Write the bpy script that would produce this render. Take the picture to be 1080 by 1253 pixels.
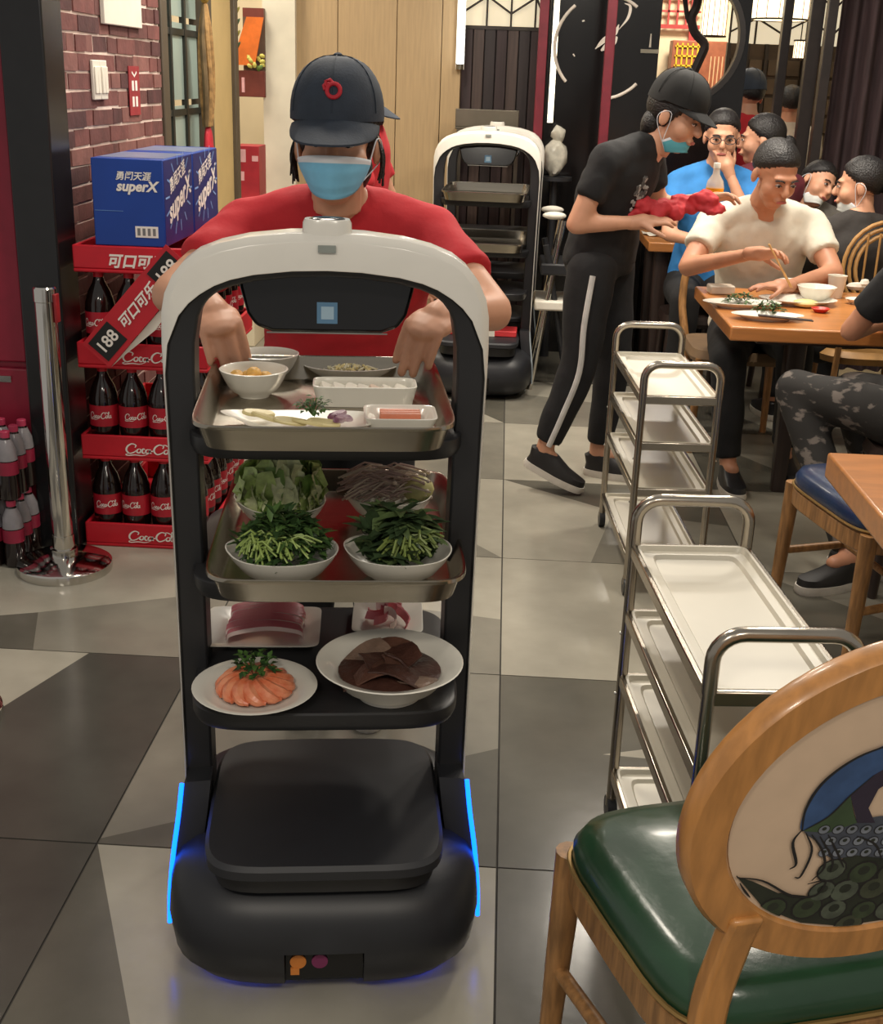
import bpy, bmesh, math, random
from math import sin, cos, pi, radians, sqrt, atan2
from mathutils import Vector as V, Matrix as MX, noise as NZ
random.seed(7)
S = bpy.context.scene
C = S.collection
for _o in list(bpy.data.objects): bpy.data.objects.remove(_o)

# ------------------------------------------------------------------ camera
F = 1500.0; CX, CY = 540.0, 626.5; CAMH = 1.53
Yc = V((84, -529.5, F)).normalized()
Dc = V((-184*F*F/529.5/5234, F*F/529.5, F)); Dc = (Dc - Yc*Dc.dot(Yc)).normalized()
Xc = Dc.cross(Yc)
CAM = V((0, 0, CAMH))
def ray(x, y):
    d = V((x-CX, y-CY, F)); return V((d.dot(Xc), d.dot(Yc), -d.dot(Dc)))
def G(x, y, z=0.0):
    r = ray(x, y); return CAM + r*((z-CAMH)/r.z)
def AY(x, y, Y):
    r = ray(x, y); return CAM + r*(Y/r.y)
cam_d = bpy.data.cameras.new('camera'); cam = bpy.data.objects.new('camera', cam_d); C.objects.link(cam)
cam_d.sensor_fit = 'HORIZONTAL'; cam_d.sensor_width = 36; cam_d.lens = F/1080*36
cam_d.clip_start = .05
R_ = MX(((Xc.x, -Xc.y, -Xc.z), (Yc.x, -Yc.y, -Yc.z), (-Dc.x, Dc.y, Dc.z)))   # columns: right, up, back in world
cam.matrix_world = MX.Translation(CAM) @ R_.to_4x4()
S.camera = cam

# ------------------------------------------------------------------ light
W = bpy.data.worlds.new('world'); S.world = W; W.use_nodes = True
W.node_tree.nodes['Background'].inputs[0].default_value = (1.0, .95, .88, 1)
W.node_tree.nodes['Background'].inputs[1].default_value = .38
S.view_settings.view_transform = 'Standard'; S.view_settings.look = 'None'
S.view_settings.exposure = 0.0; S.view_settings.gamma = 1.0
S.view_settings.use_curve_mapping = False
def area(name, loc, power, size, col=(1, .91, .78), rot=(0, 0, 0), spread=180, sy=None):
    l = bpy.data.lights.new(name, 'AREA'); l.energy = power; l.color = col
    l.shape = 'DISK' if sy is None else 'RECTANGLE'; l.size = size
    if sy: l.size_y = sy
    l.spread = radians(spread)
    o = bpy.data.objects.new(name, l); C.objects.link(o); o.location = loc; o.rotation_euler = rot
    return o
for _p, _w in (((-.45, 3.2, 2.75), 17), ((.95, 3.1, 2.75), 15), ((-.7, -.5, 2.7), 26), ((.7, -.6, 2.7), 24),
               ((-.6, 5.2, 2.75), 34), ((.75, 5.6, 2.75), 30), ((1.25, 4.75, 2.6), 30), ((-1.75, 7.1, 2.75), 26), ((-1.0, 4.3, 2.75), 12)):
    area('ceiling_downlight', _p, _w, .35)

# ------------------------------------------------------------------ helpers
def lin(c): c /= 255.0; return c/12.92 if c <= .04045 else ((c+.055)/1.055)**2.4
def rgb(c): return (lin(c[0]), lin(c[1]), lin(c[2]), 1)
MATS = {}
def mat(name, col, rough=.5, metal=0, var=.10, scale=18, bump=0, bscale=60, coat=0, emis=0, trans=0, alpha=1, sss=0, col2=None, stretch=None):
    if name in MATS: return MATS[name]
    m = bpy.data.materials.new(name); m.use_nodes = True; nt = m.node_tree; n = nt.nodes
    b = n['Principled BSDF']; L = nt.links.new
    b.inputs['Roughness'].default_value = rough; b.inputs['Metallic'].default_value = metal
    b.inputs['Coat Weight'].default_value = coat; b.inputs['Coat Roughness'].default_value = .12
    b.inputs['Transmission Weight'].default_value = trans; b.inputs['Alpha'].default_value = alpha
    if sss: b.inputs['Subsurface Weight'].default_value = sss; b.inputs['Subsurface Radius'].default_value = (.01, .005, .003)
    c = rgb(col); tc = n.new('ShaderNodeTexCoord'); src = tc.outputs['Object']
    if stretch:
        mp = n.new('ShaderNodeMapping'); mp.inputs['Scale'].default_value = stretch; L(src, mp.inputs['Vector']); src = mp.outputs['Vector']
    if var > 0 or col2:
        nz = n.new('ShaderNodeTexNoise'); nz.inputs['Scale'].default_value = scale; nz.inputs['Detail'].default_value = 5
        L(src, nz.inputs['Vector'])
        rp = n.new('ShaderNodeValToRGB'); rp.color_ramp.elements[0].position = .35; rp.color_ramp.elements[1].position = .65
        if col2: c0, c1 = c, rgb(col2)
        else: c0 = tuple(x*(1-var) for x in c[:3])+(1,); c1 = tuple(min(1, x*(1+var)) for x in c[:3])+(1,)
        rp.color_ramp.elements[0].color = c0; rp.color_ramp.elements[1].color = c1
        L(nz.outputs['Fac'], rp.inputs['Fac']); L(rp.outputs['Color'], b.inputs['Base Color'])
    else: b.inputs['Base Color'].default_value = c
    if bump:
        n2 = n.new('ShaderNodeTexNoise'); n2.inputs['Scale'].default_value = bscale; n2.inputs['Detail'].default_value = 4
        L(src, n2.inputs['Vector'])
        bp = n.new('ShaderNodeBump'); bp.inputs['Strength'].default_value = bump; bp.inputs['Distance'].default_value = .01
        L(n2.outputs['Fac'], bp.inputs['Height']); L(bp.outputs['Normal'], b.inputs['Normal'])
    if emis:
        b.inputs['Emission Color'].default_value = c; b.inputs['Emission Strength'].default_value = emis
    MATS[name] = m; return m
def catmull(pts, k=6, closed=False):
    P = [V(p) for p in pts]; n = len(P); out = []
    segs = n if closed else n-1
    for i in range(segs):
        p1, p2 = P[i], P[(i+1) % n]
        p0 = P[(i-1) % n] if closed or i > 0 else p1*2-p2
        p3 = P[(i+2) % n] if closed or i+2 < n else p2*2-p1
        for j in range(k):
            t = j/k
            out.append(.5*((2*p1)+(p2-p0)*t+(2*p0-5*p1+4*p2-p3)*t*t+(3*p1-p0-3*p2+p3)*t**3))
    if not closed: out.append(P[-1])
    return out
def ring(w, d, z, n=2.0, k=24, cx=0, cy=0):
    o = []
    for i in range(k):
        a = 2*pi*i/k; c, s = cos(a), sin(a)
        o.append(V((cx+w/2*math.copysign(abs(c)**(2/n), c), cy+d/2*math.copysign(abs(s)**(2/n), s), z)))
    return o
def frame_of(d):
    d = d.normalized(); u = V((0, 0, 1)) if abs(d.z) < .9 else V((1, 0, 0))
    a = d.cross(u).normalized(); return a, a.cross(d).normalized()
class MB:
    def __init__(s): s.v = []; s.f = []; s.m = []
    def add(s, vs, fs, m=0):
        b = len(s.v); s.v += [V(p) for p in vs]; s.f += [tuple(i+b for i in f) for f in fs]; s.m += [m]*len(fs); return s
    def box(s, x0, x1, y0, y1, z0, z1, m=0):
        return s.add([(x, y, z) for x in (x0, x1) for y in (y0, y1) for z in (z0, z1)],
                     [(0, 1, 3, 2), (4, 6, 7, 5), (0, 4, 5, 1), (2, 3, 7, 6), (0, 2, 6, 4), (1, 5, 7, 3)], m)
    def bar(s, p, q, w, h, m=0, up=None):
        p, q = V(p), V(q); d = (q-p).normalized()
        if up is None: a, b = frame_of(d)
        else: a = d.cross(V(up)).normalized(); b = a.cross(d)
        o = [(-1, -1), (1, -1), (1, 1), (-1, 1)]
        vs = [e+a*(x*w/2)+b*(y*h/2) for e in (p, q) for x, y in o]
        return s.add(vs, [(3, 2, 1, 0), (4, 5, 6, 7), (0, 1, 5, 4), (1, 2, 6, 5), (2, 3, 7, 6), (3, 0, 4, 7)], m)
    def cone(s, p, q, r0, r1, k=14, m=0, rnd=False):
        p, q = V(p), V(q); d = (q-p); L = d.length; d = d.normalized() if L > 1e-9 else V((0, 0, 1)); a, b = frame_of(d)
        st = []
        if rnd:
            for j in (1, 2, 3): t = pi/2*(1-j/4); st.append((p-d*r0*sin(t), r0*cos(t)))
        st.append((p, r0)); st.append((q, r1))
        if rnd:
            for j in (1, 2, 3): t = pi/2*j/4; st.append((q+d*r1*sin(t), r1*cos(t)))
        return s.loft([[c+(a*cos(2*pi*i/k)+b*sin(2*pi*i/k))*r for i in range(k)] for c, r in st], m)
    def loft(s, rings, m=0, caps=True, closed=True):
        k = len(rings[0]); vs = [p for r in rings for p in r]; fs = []
        for j in range(len(rings)-1):
            for i in range(k if closed else k-1):
                i2 = (i+1) % k; fs.append((j*k+i, j*k+i2, (j+1)*k+i2, (j+1)*k+i))
        if caps:
            fs.append(tuple(reversed(range(k)))); fs.append(tuple((len(rings)-1)*k+i for i in range(k)))
        return s.add(vs, fs, m)
    def tube(s, pts, r, k=10, m=0, closed=False):
        P = [V(p) for p in pts]; n = len(P); rs = r if isinstance(r, (list, tuple)) else [r]*n
        d0 = (P[1]-P[0]).normalized(); a, b = frame_of(d0); rings = []
        for i in range(n):
            if closed: d = (P[(i+1) % n]-P[i-1])
            else: d = P[min(i+1, n-1)]-P[max(i-1, 0)]
            d = d.normalized(); a = (a-d*a.dot(d)).normalized(); b = d.cross(a)
            rings.append([P[i]+(a*cos(2*pi*j/k)+b*sin(2*pi*j/k))*rs[i] for j in range(k)])
        if closed: rings.append(rings[0]); return s.loft(rings, m, caps=False)
        return s.loft(rings, m)
    def ell(s, c, r, rot=None, k=14, m=0):
        c = V(c); r = V(r) if not isinstance(r, (int, float)) else V((r, r, r)); h = k//2; rg = []
        for j in range(1, h):
            t = pi*j/h; rr = []
            for i in range(k):
                p = V((r.x*sin(t)*cos(2*pi*i/k), r.y*sin(t)*sin(2*pi*i/k), -r.z*cos(t)))
                rr.append(c+(rot @ p if rot else p))
            rg.append(rr)
        b0 = len(s.v); s.loft(rg, m, caps=False)
        t0 = V((0, 0, -r.z)); t1 = V((0, 0, r.z))
        s.v += [c+(rot @ t0 if rot else t0), c+(rot @ t1 if rot else t1)]; e = len(s.v)
        last = b0+(h-2)*k
        for i in range(k):
            s.f.append((e-2, b0+(i+1) % k, b0+i)); s.m.append(m)
            s.f.append((e-1, last+i, last+(i+1) % k)); s.m.append(m)
        return s
    def lathe(s, prof, k=24, c=(0, 0, 0), m=0, caps=True):
        c = V(c); return s.loft([[c+V((r*cos(2*pi*i/k), r*sin(2*pi*i/k), z)) for i in range(k)] for r, z in prof], m, caps)
    def prism(s, out, h, m=0, tf=None):
        n = len(out); vs = [V((p[0], p[1], 0)) for p in out]+[V((p[0], p[1], h)) for p in out]
        if tf: vs = [tf @ p for p in vs]
        fs = [tuple(reversed(range(n))), tuple(range(n, 2*n))]+[(i, (i+1) % n, n+(i+1) % n, n+i) for i in range(n)]
        return s.add(vs, fs, m)
    def ribbon(s, pts, w, tf=None, m=0, n=(0, 0, 1)):
        P = [V(p) for p in pts]; N = V(n); L, Rr = [], []
        for i, p in enumerate(P):
            d = (P[min(i+1, len(P)-1)]-P[max(i-1, 0)]).normalized(); a = N.cross(d).normalized()
            ww = w[i] if isinstance(w, list) else w
            L.append(p+a*ww/2); Rr.append(p-a*ww/2)
        vs = L+Rr; k = len(P)
        if tf: vs = [tf(v) if callable(tf) else tf @ v for v in vs]
        return s.add(vs, [(i, k+i, k+i+1, i+1) for i in range(k-1)], m)
    def xf(s, M_): s.v = [M_ @ p for p in s.v]; return s
    def mesh(s, name, mats):
        me = bpy.data.meshes.new(name); me.from_pydata([tuple(p) for p in s.v], [], s.f)
        for q in (mats if isinstance(mats, (list, tuple)) else [mats]): me.materials.append(q)
        me.polygons.foreach_set('material_index', s.m); return me
    def build(s, name, mats, parent=None, loc=None, bevel=0, angle=38, fix=True):
        me = s.mesh(name, mats)
        if fix:
            bm = bmesh.new(); bm.from_mesh(me); bmesh.ops.recalc_face_normals(bm, faces=bm.faces); bm.to_mesh(me); bm.free()
        me.polygons.foreach_set('use_smooth', [True]*len(me.polygons)); me.set_sharp_from_angle(angle=radians(angle))
        o = bpy.data.objects.new(name, me); C.objects.link(o)
        if parent: o.parent = parent
        if loc is not None: o.location = loc
        if bevel:
            md = o.modifiers.new('bevel', 'BEVEL'); md.width = bevel; md.segments = 2; md.limit_method = 'ANGLE'; md.angle_limit = radians(35)
        return o
def empty(name, loc=(0, 0, 0), rz=0):
    o = bpy.data.objects.new(name, None); C.objects.link(o); o.location = loc; o.rotation_euler = (0, 0, rz); o.empty_display_size = .05
    return o
def tag(o, label=None, cat=None, group=None, kind=None):
    if label: o['label'] = label
    if cat: o['category'] = cat
    if group: o['group'] = group
    if kind: o['kind'] = kind
    return o
def thing(name, label, cat, loc=(0, 0, 0), rz=0, group=None): return tag(empty(name, loc, rz), label, cat, group)
def copy_tree(o, parent=None):
    c = o.copy(); C.objects.link(c); c.parent = parent
    for ch in list(o.children): copy_tree(ch, c)
    return c
WS = bpy.data.scenes.new('workbench')          # small scratch scene: modifiers are evaluated here, removed at the end
def bake(o, extra=()):
    for q in (o, *extra): WS.collection.objects.link(q)
    vl = WS.view_layers[0]; vl.update(); me = bpy.data.meshes.new_from_object(o.evaluated_get(vl.depsgraph))
    for q in (o, *extra): WS.collection.objects.unlink(q)
    return me
def remesh(o, vox, smooth=4):
    md = o.modifiers.new('r', 'REMESH'); md.mode = 'VOXEL'; md.voxel_size = vox
    me = bake(o); o.modifiers.clear()
    mats = list(o.data.materials); old = o.data; o.data = me
    bm = bmesh.new(); bm.from_mesh(me)
    for _ in range(smooth): bmesh.ops.smooth_vert(bm, verts=bm.verts, factor=.5, use_axis_x=True, use_axis_y=True, use_axis_z=True)
    bm.to_mesh(me); bm.free()
    me.materials.clear()
    for q in mats: me.materials.append(q)
    me.polygons.foreach_set('use_smooth', [True]*len(me.polygons)); me.polygons.foreach_set('material_index', [0]*len(me.polygons))
    bpy.data.meshes.remove(old); return o
def text_mb(s_, size, shear=0, bold=0, align='CENTER'):
    cu = bpy.data.curves.new('t', 'FONT'); cu.body = s_; cu.size = size; cu.shear = shear; cu.offset = bold; cu.align_x = align; cu.align_y = 'CENTER'; cu.resolution_u = 3
    o = bpy.data.objects.new('t', cu)
    me = bake(o); mb = MB()
    mb.add([v.co.copy() for v in me.vertices], [tuple(p.vertices) for p in me.polygons])
    bpy.data.objects.remove(o); bpy.data.curves.remove(cu); bpy.data.meshes.remove(me); return mb
def plane_tf(o, right, up, off=0):
    r, u = V(right).normalized(), V(up).normalized(); n = r.cross(u); o = V(o)+n*off
    return MX(((r.x, u.x, n.x, o.x), (r.y, u.y, n.y, o.y), (r.z, u.z, n.z, o.z), (0, 0, 0, 1)))
FRONT = ((1, 0, 0), (0, 0, 1))     # normal -Y (towards the viewer)
def script_logo():
    """flowing cola script, about 3.5 wide and 1 high"""
    mb = MB()
    def st(p, w0=.07, w1=.13):
        q = catmull([(a, b, 0) for a, b in p], 7); n = len(q)
        mb.ribbon(q, [w0+(w1-w0)*sin(pi*i/(n-1)) for i in range(n)])
    def loop(cx, cy, rx, ry): st([(cx+rx*cos(a)+.18*ry*sin(a), cy+ry*sin(a)) for a in [pi/2+i*pi/5 for i in range(11)]])
    for dx in (0, 1.95):
        st([(dx+.72, .62), (dx+.78, .86), (dx+.5, .98), (dx+.2, .72), (dx+.1, .32), (dx+.3, .02), (dx+.62, .14), (dx+.8, .34)])
    st([(.3, .02), (.05, -.1), (.2, -.2), (.7, -.12), (1.2, -.16), (1.6, -.02)], .03, .1)
    loop(.98, .3, .14, .2); loop(1.6, .28, .14, .2); loop(2.9, .3, .14, .2); loop(3.4, .28, .14, .2)
    st([(1.42, .44), (1.3, .52), (1.2, .3), (1.28, .08), (1.46, .18)])
    st([(1.8, .5), (1.72, .2), (1.86, .08)]); st([(1.84, .3), (2.02, .34)], .1, .12)
    st([(3.1, .2), (3.2, .6), (3.3, 1.0), (3.2, 1.02), (3.12, .5), (3.12, .12), (3.24, .1)], .05, .09)
    st([(3.6, .5), (3.52, .2), (3.68, .08)])
    st([(2.6, .9), (2.85, .98), (3.1, .84), (3.35, .9)], .03, .1)
    return mb
# ------------------------------------------------------------------ materials of the room
tile_m = [mat('tile_pale', (160, 155, 141), .2, var=.12, scale=4, bump=.03, bscale=25),
          mat('tile_mid', (126, 122, 111), .2, var=.14, scale=4, bump=.03, bscale=25),
          mat('tile_dark', (92, 89, 80), .2, var=.14, scale=4, bump=.03, bscale=25),
          mat('tile_deep', (76, 74, 68), .2, var=.14, scale=4, bump=.03, bscale=25)]
grout_m = mat('grout', (58, 55, 50), .9)
plaster_m = mat('cream_plaster', (226, 212, 182), .8, var=.05, scale=3)
mortar_m = mat('brick_mortar', (222, 202, 190), .9, var=.1)
brick_m = [mat('brick_a', (112, 66, 62), .8, var=.18, scale=14, bump=.25, bscale=50), mat('brick_b', (98, 58, 55), .8, var=.2, scale=14, bump=.25, bscale=50),
           mat('brick_c', (126, 82, 76), .8, var=.15, scale=14, bump=.25, bscale=50), mat('brick_d', (80, 46, 46), .8, var=.2, scale=14, bump=.25, bscale=50)]
white_m = mat('white_paint', (228, 222, 208), .5, var=.03)
black_m = mat('black_plastic', (34, 35, 38), .42, var=.12, scale=8)
blackgloss_m = mat('black_gloss', (18, 18, 20), .14, var=.0)
steel_m = mat('stainless_steel', (162, 155, 142), .24, 1, var=.06, scale=5, stretch=(1, 12, 12))
chrome_m = mat('chrome', (205, 202, 196), .1, 1, var=.0)
dsteel_m = mat('worn_steel', (132, 126, 112), .34, 1, var=.1, scale=6)
red_m = mat('cola_red', (196, 22, 40), .45, var=.06)
logo_m = mat('logo_white', (240, 234, 226), .5, var=0)
darkwood_m = mat('dark_wood', (50, 38, 34), .4, var=.25, scale=6, stretch=(14, 14, 1))
# ------------------------------------------------------------------ floor of large cut-pattern tiles
TX, TY, X0, Y0 = .834, .867, .052, 2.14
floor = MB().box(-2.6, 3.8, -1.0, 11.2, -.06, -.004).build('floor', grout_m); tag(floor, kind='structure')
pat = {(-1, -1): [([(0, 0), (.45, 0), (0, 1)], 2), ([(.45, 0), (1, 0), (1, 1), (0, 1)], 0)],
       (-1, 0): [([(0, 0), (1, 0), (1, .55), (0, .02)], 2), ([(0, .02), (1, .55), (1, 1), (0, 1)], 1)],
       (-2, 0): [([(0, 0), (.27, 0), (.64, 1), (0, 1)], 0), ([(.27, 0), (1, 0), (1, 1), (.64, 1)], 3)],
       (-2, -1): [([(0, 0), (1, 0), (1, 1), (0, 1)], 3)],
       (-2, 1): [([(0, 0), (.45, 0), (.36, .28), (0, .16)], 2), ([(.45, 0), (1, 0), (1, .55), (.36, .28)], 1), ([(0, .16), (.36, .28), (1, .55), (1, 1), (0, 1)], 0)],
       (-1, 1): [([(0, 0), (1, 0), (1, .42), (0, .6)], 1), ([(0, .6), (1, .42), (1, 1), (0, 1)], 0)],
       (0, 0): [([(0, 0), (1, 0), (1, .5), (.3, .55), (0, .5)], 2), ([(.3, .55), (1, .5), (1, .78)], 0), ([(0, .5), (.3, .55), (1, .78), (1, 1), (0, 1)], 2)],
       (0, 1): [([(0, 0), (1, 0), (1, 1), (0, 1)], 0)],
       (0, 2): [([(0, 0), (.36, .0), (.5, .62), (0, 1)], 0), ([(.36, 0), (1, 0), (1, .5), (.5, .62)], 1), ([(0, 1), (.5, .62), (1, .5), (1, 1)], 2)],
       (0, -1): [([(0, 0), (1, 0), (1, 1), (0, 1)], 2)],
       (-1, 2): [([(0, 0), (1, 0), (.2, 1), (0, 1)], 1), ([(1, 0), (1, 1), (.2, 1)], 0)],
       (1, 1): [([(0, 0), (1, 0), (0, 1)], 2), ([(1, 0), (1, 1), (0, 1)], 1)],
       (1, 2): [([(0, 0), (1, 0), (1, 1), (0, 1)], 0)]}
generic = [[([(0, 0), (1, 0), (.3, 1), (0, 1)], 0), ([(1, 0), (1, 1), (.3, 1)], 2)], [([(0, 0), (1, 0), (1, 1), (0, 1)], 0)],
           [([(0, 0), (1, 0), (1, .4), (0, .7)], 1), ([(0, .7), (1, .4), (1, 1), (0, 1)], 0)], [([(0, 0), (1, 0), (1, 1), (0, 1)], 2)],
           [([(0, 0), (.6, 0), (0, 1)], 2), ([(.6, 0), (1, 0), (1, 1), (0, 1)], 1)]]
g = .0022; tcache = {}
for cx in range(-3, 4):
    for cy in range(-3, 10):
        p = pat.get((cx, cy)); key = (cx, cy) if p else random.randrange(5)
        if not p: p = generic[key]
        if key not in tcache:
            mb = MB(); w, d = TX-2*g, TY-2*g
            for poly, sh in p: mb.prism([(g+u*w, g+v*d) for u, v in poly], .006, sh, MX.Translation((0, 0, -.006)))
            o = mb.build('floor_tile', tile_m, floor, (X0+cx*TX, Y0+cy*TY, 0)); tcache[key] = o
        else:
            o = tcache[key].copy(); C.objects.link(o); o.location = (X0+cx*TX, Y0+cy*TY, 0)
# ------------------------------------------------------------------ left wall: bricks, door set, corridor
WX = -1.375
wl = MB().box(WX-.12, WX-.0045, 3.93, 5.07, 0, 2.9).build('wall_left', mortar_m); tag(wl, kind='structure')
bz, by = .058, .215
for r in range(36):
    y = 3.94-random.uniform(0, .2); z0 = .004+r*bz
    while y < 5.05:
        L = by*random.choice((.35, .5, .7, 1, 1, 1.15)); a, b = max(y, 3.935), min(y+L-.0085, 5.065); y += L
        if b-a < .02: continue
        x1 = random.uniform(-.003, .003); j = .0025
        mb = MB(); z1 = z0+bz-.0085
        vs = [(WX-.014, yy, zz) for yy in (a, b) for zz in (z0, z1)]+[(WX+x1, yy+random.uniform(-j, j), zz+random.uniform(-j, j)) for yy in (a, b) for zz in (z0, z1)]
        mb.add(vs, [(0, 1, 3, 2), (4, 6, 7, 5), (0, 4, 5, 1), (2, 3, 7, 6), (0, 2, 6, 4), (1, 5, 7, 3)])
        mb.build('brick', random.choice(brick_m[:3]*3+[brick_m[3]]), wl)
# black pillar at the end of the brick wall
pil = MB().box(-1.495, WX+.012, 3.76, 3.93, 0, 2.9).build('wall_pillar', mat('pillar_black', (26, 26, 28), .22, var=.1), bevel=.006); tag(pil, kind='structure')
wl2 = MB().box(-2.6, -1.49, 4.12, 4.2, 0, 2.9).build('wall_left_return', plaster_m); tag(wl2, kind='structure')
# wall fittings
nb = thing('wall_notice', 'white framed notice with amber print hung on the brick wall', 'notice', (WX, 4.6, 1.66))
a_, b_ = 4.335, 4.78
MB().box(.001, .016, a_-4.6, b_-4.6, .0, .75).build('frame', white_m, nb, bevel=.003)
MB().box(.016, .019, a_-4.6+.04, b_-4.6-.045, .14, .73).build('print', mat('amber_print', (176, 120, 48), .6, var=.25, scale=5), nb)
sw = thing('light_switch', 'pair of white rocker light switches on the brick wall', 'switch', (WX, 4.3, 1.42))
for k in (0, 1): 
    pl = MB().box(.001, .012, -.1+k*.075, -.03+k*.075, 0, .125).build('switch_plate', white_m, sw, bevel=.003)
    for q in (0, 1): MB().box(.012, .017, -.094+k*.075+q*.031, -.067+k*.075+q*.031, .02, .105).build('rocker', mat('switch_white', (236, 230, 214), .4, var=.02), pl, bevel=.002)
stk = thing('wall_sticker', 'small red no-fire sticker beside the light switches', 'sticker', (WX, 4.68, 1.36))
MB().box(.003, .006, -.065, .065, 0, .17).build('sheet', mat('sticker_red', (150, 44, 52), .5), stk)
for z in (.03, .085):
    for y in (-.022, .02): MB().box(.006, .0068, y-.012, y+.012, z, z+.035).build('print', logo_m, stk)
MB().ribbon([(.0068, -.03, .15), (.0068, 0, .135), (.0068, .03, .15)], .008, n=(1, 0, 0)).build('print', logo_m, stk)
# door set in the left wall: dark frame, paned glass leaf, pale leaf
dfm = mat('door_frame_brown', (78, 68, 54), .5, var=.12, scale=6)
d1 = MB(); 
d1.box(WX-.08, WX+.01, 5.07, 5.16, 0, 2.12); d1.box(WX-.08, WX+.01, 5.86, 5.93, 0, 2.0); d1.box(WX-.08, WX+.01, 6.42, 6.50, 0, 2.0)
d1.box(WX-.08, WX+.012, 5.07, 6.50, 1.985, 2.12)
d1 = tag(d1.build('door_1', dfm, bevel=.004), kind='structure')
glm = mat('frosted_pane', (150, 168, 160), .3, var=.12, scale=3)
ironm = mat('door_iron', (34, 36, 30), .45)
for i, (ya, yb) in enumerate(((5.17, 5.36), (5.38, 5.60), (5.62, 5.85))):
    for k in range(6):
        MB().box(WX-.05, WX-.044, ya, yb, .06+k*.335, .06+k*.335+.31).build('pane', glm, d1)
for y in (5.37, 5.61): MB().box(WX-.056, WX-.032, y-.014, y+.014, .02, 1.985).build('glazing_bar', ironm, d1)
for k in range(7): MB().box(WX-.058, WX-.034, 5.16, 5.86, .04+k*.324, .066+k*.324).build('glazing_bar', ironm, d1)
leaf = MB().box(WX-.05, WX-.01, 5.93, 6.42, 0, 1.985).build('door_leaf', mat('pale_door', (206, 178, 122), .5, var=.06, scale=4), d1, bevel=.004)
MB().box(WX-.01, WX-.004, 5.96, 6.0, .95, 1.1).build('handle', chrome_m, d1)
wl3 = MB().box(WX-.12, WX-.02, 5.07, 6.5, 2.12, 2.9).build('wall_left_upper', plaster_m); tag(wl3, kind='structure')
# ------------------------------------------------------------------ red drinks fridge at the far left
fr = thing('drinks_fridge', 'tall red drinks fridge beside the black pillar', 'fridge', (-1.83, 4.10, 0))
fred = mat('fridge_red', (140, 22, 48), .4, var=.08)
MB().box(-.34, .33, -.28, -.04, .06, 2.05).build('body', fred, fr, bevel=.012)
MB().box(-.33, .325, -.30, -.28, .62, 2.03).build('door', fred, fr, bevel=.006)
MB().box(-.33, .325, -.30, -.28, .08, .6).build('lower_panel', fred, fr, bevel=.006)
MB().box(.14, .27, -.306, -.30, .555, .575).build('badge', chrome_m, fr)
for x in (-.3, .29): MB().cone((x, -.16, 0), (x, -.16, .06), .02, .02).build('foot', black_m, fr)
# ------------------------------------------------------------------ chrome queue posts
def stanchion(loc, label):
    t = thing('queue_post', label, 'post', loc, 0)
    MB().lathe([(.147, 0), (.149, .012), (.147, .026), (.135, .034), (.06, .046), (.04, .05)], 48).build('base', chrome_m, t)
    MB().lathe([(.042, .045), (.042, .075), (.034, .078), (.034, .12)], 28).build('collar', chrome_m, t)
    MB().lathe([(.0315, .08), (.0315, .86), (.034, .862), (.034, .9), (.03, .905)], 28).build('pole', chrome_m, t)
    MB().box(.030, .039, -.018, .012, .80, .885).build('belt_clip', mat('belt_red', (150, 30, 36), .5), t, bevel=.002)
    return t
stanchion(G(80, 696) , 'chrome queue post standing in front of the black pillar')
stanchion(G(3, 885)+V((-.155, .0, 0)), 'chrome queue post with only the rim of its base showing by the grey tile')
# ------------------------------------------------------------------ bottles
plast_m = mat('cola_dark', (26, 13, 11), .08, var=.0, coat=.4)
lab_m = mat('label_red', (176, 26, 44), .4, var=.05)
LOGO = script_logo()
def bend(mb, r, sc, z, a0=-pi/2):
    o = MB(); o.f = list(mb.f); o.m = list(mb.m)
    for p in mb.v:
        a = a0+(p.x-1.85)*sc/r; o.v.append(V((cos(a)*r, sin(a)*r, z+p.y*sc))); 
    return o
def big_bottle():
    t = empty('cola_bottle')
    MB().lathe([(.030, 0), (.044, .004), (.047, .02), (.044, .05), (.0475, .08), (.0475, .17), (.046, .19), (.036, .225), (.02, .255), (.0145, .272), (.0145, .284)], 24).build('body', plast_m, t)
    lb = MB().lathe([(.0482, .095), (.0482, .165)], 24, caps=False).build('label', lab_m, t)
    bend(LOGO, .0488, .021, .122).build('print', logo_m, lb)
    MB().lathe([(.0165, .272), (.0165, .296), (.014, .299)], 18).build('cap', red_m, t)
    return t
def open_tray(name, label, loc, w, d, h, group=None):
    t = thing(name, label, 'crate', loc, 0, group)
    b = MB(); e = .012
    b.box(0, w, 0, d, 0, .012); b.box(0, w, 0, e, .012, h); b.box(0, w, d-e, d, .012, h); b.box(0, e, e, d-e, .012, h); b.box(w-e, w, e, d-e, .012, h)
    b.build('tray', red_m, t, bevel=.004)
    return t
CXL, CYF, PIT, CW, CD = -1.352, 3.80, .306, .42, .73
tiers = ['bottom crate on the floor', 'second crate up', 'third crate up', 'topmost crate under the blue cartons']
for k in range(4):
    t = open_tray('bottle_crate', 'red cola crate, '+tiers[k]+' of the bottle stack', (CXL+k*.006, CYF, k*PIT), CW, CD, .084)
    if k < 3:
        MB().add([p for p in [V((.145+q.x*.047, -.0012, .026+q.y*.034)) for q in LOGO.v]], LOGO.f).build('print', logo_m, t)
        o = MB(); o.add([V((CW+.0012, .25+q.x*.047, .026+q.y*.034)) for q in LOGO.v], LOGO.f); o.build('print', logo_m, t)
    else:
        tm = text_mb('可口可乐', .046, .25, .0016); tm.xf(plane_tf((.2, -.0012, .036), *FRONT)); tm.build('print', logo_m, t)
proto = big_bottle(); used = False
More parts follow.
